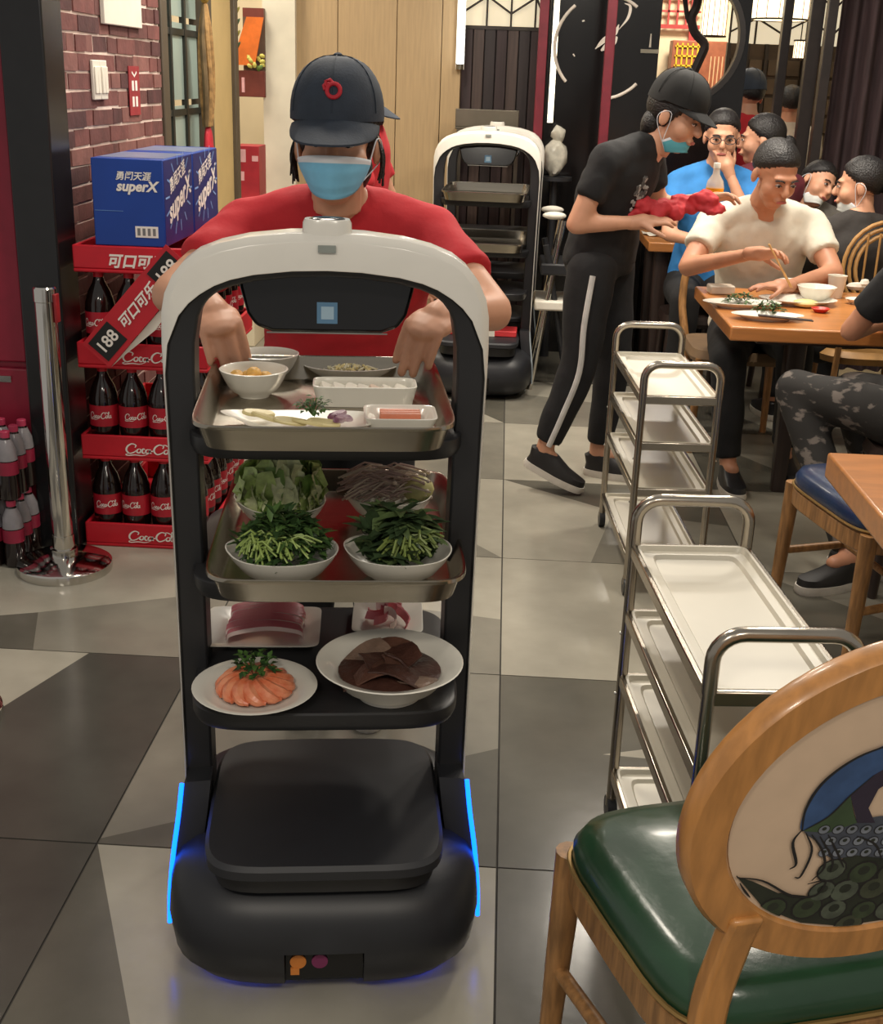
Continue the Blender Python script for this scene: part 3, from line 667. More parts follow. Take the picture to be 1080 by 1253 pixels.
for i in range(7):
    o = MB().bar((-.034, 0, 0), (.034, 0, 0), .0095, .0095).build('ham_stick', mat('ham_pink', (216, 134, 104), .4, var=.1), None, b6+MX.Rotation(RA, 3, 'Z') @ V((.0, -.022+(i % 4)*.0125+(i//4)*.008, .0145+.0105*(i//4))), bevel=.0015)
    o.rotation_euler = (0, 0, RA+random.uniform(-.03, .03)); tag(o, 'square pink ham stick lying in the square dish', 'ham', 'ham sticks')
# middle tray: four leaf-shaped bowls of greens
z2 = T2.z+.0005
def greens(at, r, label, mats, kind, n):
    m = MB()
    def stem(c, mi, R, L=.05):
        L *= random.uniform(.5, 1.3); b = random.uniform(-3.2, .2); e = V((cos(b)*L, sin(b)*L*.8, random.uniform(-.02, .004))); c = c+V((0, 0, random.uniform(-.006, .014))); q = c+e; k = sqrt(q.x**2+q.y**2)
        if k > r*.9: q = V((q.x*r*.9/k, q.y*r*.9/k, max(q.z, .045)))
        m.tube([c, (c+q)/2+V((0, 0, .010)), q], R, 5, mi)
    for i in range(n):
        a = random.uniform(0, 6.3); q = sqrt(random.random()); back = .5+.5*sin(a)*q
        c = V((cos(a)*q*r*.8, sin(a)*q*r*.8, .038+.055*(1-q*q)*random.uniform(.5, 1.1)+.026*back))
        inn = V((-c.x, -c.y, 0))*4
        if kind == 'lettuce': leaf(m, c-V((0, 0, .02)), (cos(a)*.45+random.uniform(-.3, .3), sin(a)*.45+random.uniform(-.3, .3), 1.0), (cos(a), sin(a), .2), random.uniform(.045, .08), random.uniform(.03, .048), random.choice((0, 0, 1, 1, 2)), .35, 6, .009)
        elif kind == 'herb':
            leaf(m, c, V((random.uniform(-1, 1), random.uniform(-1, 1), random.uniform(-.1, .7)))+inn, (0, 0, 1), random.uniform(.018, .032), .012, random.choice((0, 0, 1)), .4, 2)
            if i % 6 == 0: stem(V((random.uniform(-.055, .015), random.uniform(-.05, .0), .066)), 2, .0018, .045)
        elif kind == 'spinach':
            leaf(m, c, V((random.uniform(-1, 1), random.uniform(-1, 1), random.uniform(0, .5)))+inn*3, (0, 0, 1), random.uniform(.03, .055), random.uniform(.014, .026), random.choice((0, 0, 1)), .4, 4)
            if i % 5 == 0: stem(V((random.uniform(-.01, .04), random.uniform(-.05, -.0), .066)), 2, .0022, .045)
        else:
            b = random.uniform(-.5, .6); c = V((random.uniform(-.055, .045), random.uniform(-.03, .03), random.uniform(.05, .1))); L = random.uniform(.025, .045)
            m.tube([c-V((cos(b)*L, sin(b)*L, .012)), c+V((0, 0, .004)), c+V((cos(b)*L, sin(b)*L, -.004))], .0019, 5, i % 2)
            if i % 3 == 0: m.ell(c+V((cos(b)*L, sin(b)*L, -.004)), .0042, None, 6, 0)
    if kind == 'mushroom':
        m.ell((.055, .0, .06), (.032, .03, .026), None, 12, 2)
        for i in range(5): m.ell((-.06+random.uniform(-.02, .02), random.uniform(-.03, .03), .05), (.022, .018, .009), MX.Rotation(random.uniform(-.5, .5), 3, 'X'), 10, 3)
        for i in range(22): a = random.uniform(0, 6.3); leaf(m, V((cos(a)*r*.6, sin(a)*r*.55, .045)), (cos(a), sin(a), .5), (0, 0, 1), .035, .014, 4, .4, 3)
    o = m.build({'lettuce': 'lettuce_leaves', 'herb': 'chrysanthemum_greens', 'spinach': 'spinach_leaves', 'mushroom': 'enoki_mushrooms'}[kind], mats, None, at, fix=False); o.rotation_euler = (0, 0, RA)
    tag(o, label, 'vegetables' if kind != 'mushroom' else 'mushrooms', kind='stuff')
lg = [mat('lettuce_a', (176, 198, 118), .45, var=.25, scale=60), mat('lettuce_b', (220, 226, 178), .45, var=.2, scale=60), mat('lettuce_c', (120, 152, 76), .45, var=.2, scale=60)]
hg = [mat('herb_dark', (54, 80, 42), .5, var=.25, scale=60), mat('herb_mid', (80, 110, 56), .5, var=.2, scale=60), mat('herb_stem', (150, 172, 92), .45, var=.15)]
sg_ = [mat('spinach_dark', (56, 74, 46), .45, var=.25, scale=60), mat('spinach_mid', (88, 106, 64), .45, var=.2, scale=60), mat('spinach_stem', (120, 136, 70), .45, var=.15)]
mg = [mat('enoki', (214, 196, 178), .45, var=.1), mat('enoki_tan', (188, 160, 150), .45, var=.1), mat('enoki_clump', (196, 190, 130), .5, var=.15, scale=40), mat('shiitake', (92, 74, 60), .6, var=.2), mat('herb_mid', (58, 86, 42))]  # enoki strands alternate between a paler and a browner tone
def leaf_bowl(px, py, w, d, label, yaw):
    c = G(px, py, z2+.03); c.z = z2
    t = thing('leaf_bowl', label, 'bowl', c, RA+yaw)
    pts = catmull([(-.5, .18, 0), (-.25, .45, 0), (.1, .5, 0), (.42, .3, 0), (.5, -.02, 0), (.38, -.36, 0), (.05, -.5, 0), (-.3, -.42, 0), (-.48, -.12, 0)], 5, True)
    def rg(s, z, dz=0): return [V((p.x*w*s, p.y*d*s, z+dz*(p.x*p.x+p.y*p.y)*2.4)) for p in pts]
    MB().loft([rg(.5, 0), rg(.52, .004), rg(.75, .018), rg(.92, .034, .006), rg(1, .044, .012), rg(.975, .0445, .012), rg(.9, .035, .006), rg(.72, .021), rg(.48, .008), rg(.1, .008)]).build('dish', china, t, angle=50)
    return c
c1 = leaf_bowl(344, 622, .165, .19, 'white bowl heaped with pale green lettuce', .2); greens(c1, .078, 'pale green lettuce leaves standing in their bowl', lg, 'lettuce', 130)
c2 = leaf_bowl(346, 686, .185, .16, 'white bowl heaped with feathery dark chrysanthemum greens', .0); greens(c2+V((0, 0, .004)), .086, 'feathery dark green chrysanthemum greens with pale stems', hg, 'herb', 700)
c3 = leaf_bowl(475, 616, .165, .15, 'white bowl of thin brown-white mushrooms behind the spinach', 0); greens(c3, .07, 'slender enoki mushrooms with a yellow clump in the bowl', mg, 'mushroom', 150)
c4 = leaf_bowl(487, 685, .18, .165, 'white bowl of long dark spinach leaves', -.1); greens(c4+V((0, 0, .004)), .084, 'long dark spinach leaves with light stems in their bowl', sg_, 'spinach', 330)
# bottom shelf: meat plates
z3 = .5278
q1 = G(325, 776, z3); q1.z = z3
def square_plate(px, py, w, d, label, yaw):
    c = G(px, py, z3); t = thing('square_plate', label, 'plate', c, RA+yaw)
    MB().loft([ring(w*.62, d*.62, 0, 9, 48), ring(w*.64, d*.64, .004, 9, 48), ring(w*.98, d*.98, .017, 12, 48), ring(w, d, .019, 12, 48), ring(w*.97, d*.97, .0195, 12, 48), ring(w*.66, d*.66, .007, 9, 48), ring(w*.1, d*.1, .0065, 9, 48)]).build('dish', china, t, angle=50)
    return c
m1 = square_plate(322, 777, .215, .18, 'square white plate of long pink meat slices on the bottom shelf', -.02)
m2 = square_plate(474, 764, .135, .15, 'square white plate of curled meat pieces on the bottom shelf', -.05)
pk_m = mat('meat_pink', (222, 124, 132), .4, var=.2, scale=18, col2=(200, 96, 110)); fat_m = mat('meat_fat', (240, 214, 206), .4, var=.08)
for i in range(8):
    y = .058-i*.0155; w_ = .07
    pth = catmull([(-w_, 0, .008), (-w_*.9, 0, .022), (-w_*.3, random.uniform(-.004, .004), .030), (w_*.3, random.uniform(-.004, .004), .031), (w_*.92, 0, .022), (w_, 0, .008)], 5)
    b = MB(); rr = []
    for p in pth: rr.append([p+V((0, -.011, -.002)), p+V((0, -.006, .004)), p+V((0, .006, .006)), p+V((0, .012, .002)), p+V((0, .006, -.003)), p+V((0, -.006, -.004))])
    b.loft(rr); b.m = [1 if (q % 6) in (0,) else 0 for q in range(len(b.m))]
    o = b.build('meat_slice', [pk_m, fat_m], None, m1+MX.Rotation(RA, 3, 'Z') @ V((.006+random.uniform(-.004, .004), y, .007))); o.rotation_euler = (0, 0, RA+random.uniform(-.05, .05)+.05)
    tag(o, 'long pink meat slice with a white fat edge on the square plate', 'meat', 'pink meat slices')
for i in range(9):
    a = i*.7; r = .012+.024*(i/9)
    pth = [V((cos(t)*.016, sin(t)*.012, .004*t)) for t in [j*.55 for j in range(8)]]
    o = MB().loft([[p+V((0, 0, -.008)), p*1.0+V((0, 0, .008)), p*1.18+V((0, 0, .008)), p*1.18+V((0, 0, -.008))] for p in pth]).build('meat_roll', [pk_m, fat_m][i % 4 == 3], None, m2+V((cos(a)*r, sin(a)*r, .020+(.006 if i < 4 else 0))))
    o.rotation_euler = (random.uniform(-.3, .3), random.uniform(-.3, .3), a); tag(o, 'curled pink meat piece on the smaller square plate', 'meat', 'curled meat pieces')
p3 = G(312, 852, z3); t = thing('round_plate', 'round white plate with a ring of orange shrimp on the bottom shelf', 'plate', p3)
MB().lathe([(.06, 0), (.062, .003), (.085, .011), (.104, .0205), (.1055, .022), (.104, .0228), (.082, .0145), (.06, .008), (.01, .0075)], 48).build('dish', china, t, angle=50)
sh_m = mat('shrimp_orange', (206, 104, 66), .3, col2=(226, 150, 112), scale=45, bump=.2)
for i in range(14):
    a = i*2*pi/14+.2; b = MB(); 
    pth = catmull([(.006, 0, .016), (.026, -.004, .018), (.046, .002, .013), (.058, .016, .007), (.056, .030, .004)], 5); b.tube(pth, [.004+.0095*sin(pi*min(1, .12+j/len(pth))) for j in range(len(pth))], 8)
    o = b.build('shrimp', sh_m, None, p3+V((0, .004, .0125))); o.rotation_euler = (0, 0, a); tag(o, 'peeled orange shrimp in the ring on the round plate', 'shrimp', 'shrimp on the round plate')
sprig(p3+V((-.004, .022, .02)), .034, .055, 'leafy parsley sprig standing among the orange shrimp', 70)
ob = G(476, 848, z3); t = thing('serving_bowl', 'wide white bowl of dark brown meat slices on the bottom shelf', 'bowl', ob, RA)
MB().lathe([(.055, 0), (.057, .006), (.085, .025), (.103, .05), (.123, .0615), (.1255, .063), (.1235, .0645), (.099, .055), (.08, .032), (.05, .012), (.01, .011)], 52).build('dish', china, t, angle=50)
bm_ = [mat('beef_brown', (92, 62, 50), .35, var=.25, scale=25, bump=.4, bscale=70), mat('beef_grey', (120, 98, 84), .35, var=.2, scale=25, bump=.4, bscale=70), mat('beef_dark', (72, 46, 38), .35, var=.25, scale=25, bump=.4, bscale=70)]
for i, (x, y, a, tx, ty, m) in enumerate(((-.045, .02, .7, .35, -.25, 1), (-.03, -.03, .2, -.1, -.2, 0), (.02, -.035, -.2, -.2, .1, 2), (.035, .0, .3, .0, .3, 0), (.02, .035, 1.4, .4, .2, 2), (0, .005, .5, .1, .0, 2), (.035, -.022, -.7, -.2, .15, 1), (-.01, .045, 0, .45, 0, 0))):
    b = MB(); rr = []
    for j in range(9):
        s = -1+j/4; z = .010*sin(s*2+i); ww = .034*(1-.35*s*s); rr.append([V((s*.05, -ww, z-.002)), V((s*.05, 0, z+.004)), V((s*.05, ww, z)), V((s*.05, ww, z-.003)), V((s*.05, 0, z+.0005)), V((s*.05, -ww, z-.005))])
    b.loft(rr); o = b.build('beef_slice', bm_[m], None, ob+V((x, y, .047+.004*(i % 3)+(.014 if i == 5 else 0)))); o.rotation_euler = (tx, ty, a)
    tag(o, 'thin dark brown beef slice heaped in the wide bowl', 'beef', 'brown beef slices')
MB().loft([ring(.14, .14, .028, 2, 28), ring(.176, .176, .045, 2, 28), ring(.05, .05, .054, 2, 28)]).build('beef_heap', bm_[2], None, ob)
tag(bpy.data.objects['beef_heap'], 'dark heap of sliced beef filling the wide bowl', 'beef', kind='stuff')
# ------------------------------------------------------------------ stainless serving carts
cart_top = mat('cart_white', (206, 200, 184), .32, var=.05, scale=3)
cart_st = mat('cart_steel', (168, 160, 148), .22, 1, var=.06)
def cart(loc, rz, label):
    t = thing('serving_cart', label, 'cart', loc, rz)
    w, L = .225, .62
    for z in (.65, .505, .357, .13):
        s = MB().loft([ring(w, L, z-.028, 30, 40, w/2, L/2), ring(w, L, z, 30, 40, w/2, L/2), ring(w-.01, L-.01, z, 30, 40, w/2, L/2), ring(w-.016, L-.016, z-.01, 20, 40, w/2, L/2), ring(w-.05, L-.05, z-.011, 14, 40, w/2, L/2), ring(w-.06, L-.06, z-.018, 14, 40, w/2, L/2), ring(.01, .01, z-.018, 14, 40, w/2, L/2)]).build('shelf', cart_top, t, angle=30)
        for x in (-.004, w+.004): MB().bar((x, .0, z-.014), (x, L, z-.014), .012, .026).build('rail', cart_st, s, bevel=.003)
        for y in (-.004, L+.004): MB().bar((0, y, z-.014), (w, y, z-.014), .012, .026).build('rail', cart_st, s, bevel=.003)
    r = .011
    for x in (-.002, w+.002):
        for y in (-.004, L+.004):
            p = MB().cone((x, y, .055), (x, y, .655), r, r, 14).build('post', cart_st, t)
            MB().cone((x-.010, y, .028), (x+.010, y, .028), .028, .028, 16).build('caster', black_m, t)
            MB().cone((x, y, .035), (x, y, .06), .012, .012, 10).build('caster_fork', cart_st, t)
            for z in (.31, .45): MB().ell((x-.011 if x < 0 else x+.011, y, z), .004, None, 8).build('screw', chrome_m, p)
    for y in (-.004, L+.004):
        q = [(-.002, y, .645), (-.002, y, .70)]+[(.045-.047*cos(a), y, .70+.045*sin(a)) for a in [i*pi/12 for i in range(1, 7)]]
        q += [(w-x, y, z) for x, y, z in reversed(q)]
        MB().tube(q, .0125, 12).build('handle', cart_st, t)
    return t
a = G(355*0+870, 848, .65); c1_ = G(780, 672, .65); yaw = atan2(-(c1_.x-a.x), c1_.y-a.y)
cart((a.x, a.y+.015, 0), yaw, 'white-shelved steel serving cart beside the green-seated chair')
a = G(787, 483, .65); c1_ = G(753, 429, .65); yaw = atan2(-(c1_.x-a.x), c1_.y-a.y)
cart((a.x, a.y, 0), yaw, 'white-shelved steel serving cart beside the waiter in black')
# ------------------------------------------------------------------ dining chairs with oval painted backs
oak = mat('oak', (182, 126, 68), .35, var=.16, scale=4, stretch=(14, 14, 2), coat=.3)
oak2 = mat('worn_oak', (150, 108, 64), .45, var=.3, scale=6, stretch=(14, 14, 2))
cream = mat('cream_cloth', (206, 178, 150), .7, var=.04)
def chair(loc, rz, seat_m, label, paint=False, back=True):
    """local: chair faces +y, rear towards -y"""
    t = thing('dining_chair', label, 'chair', loc, rz)
    def trap(s, z, k=44):
        o = []
        for p in ring(1, 1, z, 5, k): o.append(V((p.x*(.44+.05*(p.y+.5))*s, p.y*.43*s, z)))
        return o
    MB().loft([trap(1.0, .425), trap(1.02, .44), trap(1.02, .462), trap(.97, .484), trap(.85, .494), trap(.5, .50)]).build('seat', seat_m, t, angle=60)
    MB().loft([trap(1.01, .375), trap(1.03, .38), trap(1.03, .425), trap(1.0, .43)]).build('seat_rail', oak2, t)
    MB().tube([p+V((0, 0, .012)) for p in trap(1.035, .425)], .004, 6, closed=True).build('piping', mat('stud_brass', (150, 120, 70), .4, .6), t)
    for sx in (-1, 1):
        MB().cone((sx*.225, .19, .43), (sx*.235, .205, 0), .024, .016, 12).build('leg', oak2, t)
        q = catmull([(sx*.205, -.27, 0), (sx*.195, -.215, .22), (sx*.188, -.195, .44), (sx*.175, -.205, .56), (sx*.172, -.222, .62)], 5)
        MB().loft([[p+V((x*(.021), y*.015, 0)) for x, y in ((-1, -1), (1, -1), (1, 1), (-1, 1))] for p in q]).build('leg', oak, t, bevel=.006)
        MB().cone((sx*.232, .2, .21), (sx*.197, -.21, .25), .012, .012, 10).build('stretcher', oak2, t)
    MB().cone((-.215, -.0, .23), (.215, -.0, .23), .011, .011, 10).build('stretcher', oak2, t)
    if not back: return t
    # oval back: plane leaning to the rear
    tf = plane_tf((0, -.232, .755), (1, 0, 0), (0, -.16, 1))
    A, B = .275, .24
    rings = []
    for i in range(64):
        an = 2*pi*i/64; d = V((cos(an), sin(an), 0)); cen = V((A*.885*cos(an), B*.87*sin(an), 0)); nx = V((cos(an)*.027, sin(an)*.027, 0)); zz = V((0, 0, .017))
        rings.append([tf @ (cen+nx-zz*.6), tf @ (cen+nx*.8-zz), tf @ (cen-nx*.8-zz), tf @ (cen-nx-zz*.6), tf @ (cen-nx+zz*.6), tf @ (cen-nx*.8+zz), tf @ (cen+nx*.8+zz), tf @ (cen+nx+zz*.6)])
    rings.append(rings[0]); MB().loft(rings, caps=False).build('back_frame', oak, t, angle=50)
    el = [(A*.79*cos(2*pi*i/64), B*.765*sin(2*pi*i/64)) for i in range(64)]
    pn = MB(); pn.loft([[tf @ V((x, y, -.010)) for x, y in el], [tf @ V((x*.97, y*.97, -.0125)) for x, y in el]][::1], caps=False)
    pn.loft([[tf @ V((x, y, -.010)) for x, y in el], [tf @ V((x, y, .012)) for x, y in el]]); pp = pn.build('back_panel', cream, t)
    if paint: return t, pp, tf, (A, B)
    return t
leath_g = mat('green_leather', (30, 62, 40), .28, var=.15, scale=8, bump=.08, bscale=40, coat=.25)
leath_b = mat('blue_leather', (22, 44, 78), .3, var=.2, scale=10, bump=.08, bscale=40, coat=.2)
GA = radians(17)
# seat front-left corner of the green chair sits at the photographed corner
fl = G(681, 1012, .46); off = MX.Rotation(GA, 3, 'Z') @ V((-.243, .212, 0)); gl = V((fl.x, fl.y, 0))-V((off.x, off.y, 0))
gch, gpanel, gtf, (gA, gB) = chair(gl, GA, leath_g, 'green leather dining chair with a peacock painted on its round back', True)
GW = MX.Translation(gl) @ MX.Rotation(GA, 4, 'Z'); gwi = GW.inverted(); pinv = gtf.inverted()
pn_o = GW @ (gtf @ V((0, 0, 0))); pn_n = (GW.to_3x3() @ (gtf.to_3x3() @ V((0, 0, 1)))).normalized()
def on_panel(px, py):            # a photographed point of the painted cloth -> panel coordinates
    r = ray(px, py); tt = (pn_o-CAM).dot(pn_n)/r.dot(pn_n); p = gwi @ (CAM+r*tt); p = pinv @ p; return (p.x, p.y)
facing = 1 if pn_n.dot(CAM-pn_o) > 0 else -1
def inside(p): return (p[0]/(gA*.775))**2+(p[1]/(gB*.75))**2 < 1
def clampo(p):
    q = sqrt((p[0]/(gA*.775))**2+(p[1]/(gB*.75))**2); return p if q <= 1 else (p[0]/q, p[1]/q)
PZ = .0138*facing if facing > 0 else -.0138
def patch(pts, m, lay, nm='peacock_print', smooth=True, raw=False):
    q = pts if raw else [on_panel(*p) for p in pts]
    if smooth: q = [(v.x, v.y) for v in catmull([(x, y, 0) for x, y in q], 4, True)]
    q = [clampo(p) for p in q]; z = PZ+facing*lay*.00025
    MB().add([gtf @ V((x, y, z)) for x, y in q], [tuple(range(len(q)))]).build(nm, m, gpanel)
def stroke(pts, w, m, lay, raw=False):
    q = catmull([(x, y, 0) for x, y in (pts if raw else [on_panel(*p) for p in pts])], 5); q = [V((*clampo((v.x, v.y)), PZ+facing*lay*.00025)) for v in q]
    n = len(q); mb = MB(); mb.ribbon(q, [w*(.4+.6*sin(pi*i/(n-1))) for i in range(n)], gtf); mb.build('peacock_print', m, gpanel)
ink = mat('print_ink', (26, 22, 20), .7, var=0); pblue = mat('print_blue', (52, 78, 118), .7, var=.15, scale=30); pgreen = mat('print_green', (56, 74, 46), .7, var=.15, scale=30)
ppur = mat('print_plum', (44, 34, 50), .7, var=.1); pdark = mat('print_feather_dark', (34, 38, 26), .7, var=.25, scale=40); pgrey = mat('print_feather_grey', (112, 116, 124), .7, var=.2, scale=40)
pol = [mat('print_feather_a', (58, 62, 44), .7, var=.25, scale=60), mat('print_feather_b', (74, 80, 66), .7, var=.25, scale=60), mat('print_feather_c', (50, 60, 38), .7, var=.25, scale=60)]
patch([(888, 1064), (915, 1068), (945, 1082), (985, 1086), (1002, 1062), (1030, 1034), (1080, 1032), (1160, 1030), (1200, 1100), (1160, 1160), (1080, 1162), (1000, 1160), (950, 1142), (910, 1112)], pdark, 1, smooth=False)
patch([(976, 1004), (1010, 990), (1045, 992), (1080, 988), (1150, 1000), (1160, 1040), (1080, 1040), (1040, 1036), (1010, 1040), (992, 1020)], mat('print_breast', (66, 70, 80), .7, var=.2, scale=40), 2)
patch([(1090, 898), (1050, 912), (1010, 935), (985, 962), (973, 992), (974, 1006), (1000, 996), (1030, 972), (1060, 940), (1092, 922)], pblue, 3)
patch([(974, 1006), (1005, 988), (1032, 962), (1036, 985), (1040, 996), (1005, 1008)], pgreen, 4, smooth=False)
patch([(1032, 962), (1060, 938), (1095, 918), (1095, 936), (1066, 955), (1054, 978), (1062, 996), (1040, 996)], ppur, 4, smooth=False)
patch([(1086, 900), (1115, 888), (1145, 886), (1168, 896), (1172, 908), (1155, 914), (1125, 908), (1090, 924)], pblue, 3)
patch([(1168, 898), (1190, 908), (1170, 910)], ink, 4, smooth=False)
patch([(1150, 895), (1157, 895), (1157, 901), (1150, 901)], ink, 5)
for st_, w in (([(1090, 897), (1040, 916), (1000, 945), (978, 978), (973, 1006)], .004), ([(973, 1006), (1005, 988), (1032, 962), (1060, 938)], .0025), ([(973, 1004), (962, 1020), (966, 1045), (958, 1052)], .004), ([(978, 1008), (985, 1030), (972, 1060), (964, 1062)], .0035),
               ([(985, 1010), (998, 1030), (1000, 1050), (985, 1066)], .0035), ([(995, 1012), (1010, 1040), (1008, 1056)], .003), ([(888, 1062), (925, 1066), (960, 1084), (990, 1084), (1002, 1066), (980, 1070)], .0035), ([(895, 1070), (900, 1082), (893, 1096)], .003), ([(1005, 1010), (1016, 1032), (1024, 1050)], .003), ([(1040, 1012), (1062, 1022), (1070, 1040)], .003)): stroke(st_, w, ink, 6)
random.seed(21)
def scale_feather(px, py, r, m, lay):
    cx, cy = on_panel(px, py); q = [(cx+r*cos(a), cy+r*.9*sin(a)) for a in [i*2*pi/14 for i in range(14)]]
    if not inside((cx, cy)): return
    q0 = [(cx+r*1.14*cos(a), cy+r*1.04*sin(a)) for a in [i*2*pi/14 for i in range(14)]]
    patch(q0, ink, lay, smooth=False, raw=True); patch(q, m, lay+.4, smooth=False, raw=True)
    q2 = [(cx+r*.45*cos(a), cy+r*.2+r*.4*sin(a)) for a in [i*2*pi/10 for i in range(10)]]; patch(q2, pdark, lay+.7, smooth=False, raw=True)
for row in range(6):
    for i in range(7):
        x = 885+i*36+(row % 2)*18+random.uniform(-5, 5); y = 1166-row*22+random.uniform(-3, 3)
        top = 1082 if x < 990 else 1052
        if y < top: continue
        scale_feather(x, y, .0165+random.uniform(-.002, .002), random.choice(pol), 2+.12*row)
for row in range(3):
    for i in range(6):
        x = 1000+i*17+(row % 2)*8; y = 1032-row*14
        scale_feather(x, y, .0068, pgrey, 5+row*.1)
# blue chair
fl = G(962, 572, .47); BA = radians(103); off = MX.Rotation(BA, 3, 'Z') @ V((.243, .212, 0)); bl = V((fl.x, fl.y, 0))-V((off.x, off.y, 0))
chair(bl, BA, leath_b, 'blue leather dining chair with worn wooden legs behind the orange table corner')
# ------------------------------------------------------------------ tables
twood = mat('table_wood', (190, 124, 66), .3, var=.10, scale=3, stretch=(2, 14, 14), coat=.3)
def table(name, x0, x1, y0, y1, label, legs, top=.75, th=.05, edge=twood):
    t = thing(name, label, 'table', ((x0+x1)/2, (y0+y1)/2, 0)); cx, cy = (x0+x1)/2, (y0+y1)/2
    MB().box(x0-cx, x1-cx, y0-cy, y1-cy, top-th, top).build('table_top', twood, t, bevel=.006)
    for (lx, ly) in legs:
        MB().loft([ring(.05, .05, 0, 6, 16, lx-cx+.0, ly-cy), ring(.075, .075, .45, 6, 16, lx-cx, ly-cy), ring(.08, .08, top-th, 6, 16, lx-cx, ly-cy)]).build('leg', darkwood_m, t)
    MB().box(x0-cx+.12, x1-cx-.12, y0-cy+.12, y1-cy-.12, top-th-.03, top-th).build('apron', darkwood_m, t)
    return t
p = G(905, 400, .75); p2_ = G(852, 358, .75)
T1X, T1Y0, T1Y1 = p.x-.03, p.y, p2_.y+.17
table('dining_table', T1X, T1X+1.15, T1Y0, T1Y1, 'orange wood table laid with plates before the man in white', [(G(950, 600).x, G(950, 600).y), (T1X+1.0, T1Y0+.2), (T1X+1.0, T1Y1-.15)])
p = G(1012, 553, .75)
table('dining_table', p.x, p.x+.95, p.y-.72, p.y, 'bare orange wood table whose corner overhangs the blue chair', [(p.x+.82, p.y-.12), (p.x+.82, p.y-.6)], th=.06)
p = G(838, 298, .75); p2_ = G(781, 281, .75)
table('dining_table', p2_.x, p2_.x+.56, p.y, p.y+.58, 'far wooden table with napkins beneath the serving hands of the waiter', [(p2_.x+.08, p.y+.08), (p2_.x+.48, p.y+.08), (p2_.x+.08, p.y+.5), (p2_.x+.48, p.y+.5)])
FT = (p2_.x, p.y)
for i, (px, py, w, d, a) in enumerate(((806, 288, .16, .12, .3), (828, 288, .16, .14, -.2), (836, 282, .14, .12, .5))):
    c = G(px, py, .7505); o = thing('napkin', ('folded white napkin at the front of the far table', 'broad crumpled white napkin on the far table', 'white napkin at the back of the far table')[i], 'napkin', c, a)
    mb = MB(); n = 6
    for gx in range(n): 
        for gy in range(n): mb.v.append(V(((gx/5-.5)*w, (gy/5-.5)*d, .003+.022*abs(NZ.noise(V((gx*.9+i*3, gy*.9, 0)))))))
    for gx in range(n-1):
        for gy in range(n-1): mb.f.append((gx*n+gy, (gx+1)*n+gy, (gx+1)*n+gy+1, gx*n+gy+1)); mb.m.append(0)
    so = mb.build('sheet', white_m, o); md = so.modifiers.new('s', 'SOLIDIFY'); md.thickness = .003
# things on the table of the man in white
zt1 = .7505
dish('oval_dish', 'oval white plate with dark greens at the table edge', 'plate', G(907, 376, zt1), .1, .30, .15, .022, foot=.6)
dish('oval_dish', 'oval white plate with a mound of greens and resting chopsticks', 'plate', G(938, 391, zt1), 0, .26, .13, .02, foot=.6)
dish('serving_plate', 'large white plate of leftover food in the middle of the table', 'plate', G(975, 372, zt1), 0, .30, .2, .022, foot=.6)
dish('rice_bowl', 'small white rice bowl under the chopsticks', 'bowl', G(968, 358, zt1), 0, .12, .12, .05, foot=.45, flare=.5)
dish('soup_bowl', 'white soup bowl beside the paper cup', 'bowl', G(997, 369, zt1), 0, .15, .15, .06, foot=.45, flare=.5)
cup = thing('paper_cup', 'white paper cup near the rice bowl', 'cup', G(1021, 364, zt1))
MB().lathe([(.026, 0), (.037, .085), (.0385, .088), (.036, .087), (.025, .004)], 22).build('cup', white_m, cup)
for i, (px, py, r) in enumerate(((905, 371, .05), (940, 382, .04))):
    m = MB(); c = G(px, py, zt1+.012)
    for k in range(130): 
        a = random.uniform(0, 6.3); q = sqrt(random.random()); leaf(m, V((cos(a)*q*r*1.4, sin(a)*q*r*.8, .006+.03*(1-q*q))), (random.uniform(-1, 1), random.uniform(-1, 1), random.uniform(0, .4)), (0, 0, 1), .02, .01, random.randrange(2), .4, 2)
    o = m.build('cooked_greens', hg[:2], None, c, fix=False); tag(o, ('dark cooked greens on the plate at the table edge', 'small mound of dark greens beside the chopsticks')[i], 'vegetables', kind='stuff')
o = MB().ell((0, 0, 0), (.05, .035, .016), k=12).build('omelette_piece', mat('omelette', (218, 202, 140), .5, var=.12), None, G(985, 371, zt1+.016)); tag(o, 'pale yellow leftover piece on the large white plate', 'food')
tb = thing('tissue_pack', 'clear plastic tissue pack on the near corner of the laid table', 'tissues', G(881, 359, zt1), .1)
MB().box(-.05, .05, -.035, .035, 0, .035).build('pack', mat('tissue_film', (206, 196, 180), .2, var=.1), tb, bevel=.006)
for (a, b, lab) in (((928, 386), (995, 393), 'dark chopsticks lying across the plate of greens'),):
    t = thing('chopsticks', lab, 'chopsticks', (0, 0, 0)); A_, B_ = G(*a, zt1+.027), G(*b, zt1+.022); t.location = A_
    for d in (0, .012): MB().cone((0, d, 0), B_-A_+V((0, d*1.5, 0)), .004, .0025, 8).build('stick', darkwood_m, t)
red_p = thing('chili_dish', 'little red chilli dish beside the soup bowl', 'dish', G(1003, 382, zt1))
MB().lathe([(.02, 0), (.035, .015), (.033, .016), (.018, .004)], 20).build('dish', mat('chilli_red', (196, 50, 36), .4), red_p)
tc = thing('tissue_heap', 'crumpled white tissues at the right end of the laid table', 'tissues', G(1062, 357, zt1))
for i in range(4):
    MB().ell((i*.035-.05, (i % 2)*.02, .02+.012*(i % 2)), (.045, .02, .018), MX.Rotation(i*1.1, 3, 'Z'), 8).build('tissue', white_m, tc)
gd = dish('small_dish', 'small brown-rimmed dish near the crumpled tissues', 'dish', G(1052, 372, zt1), 0, .12, .09, .02)
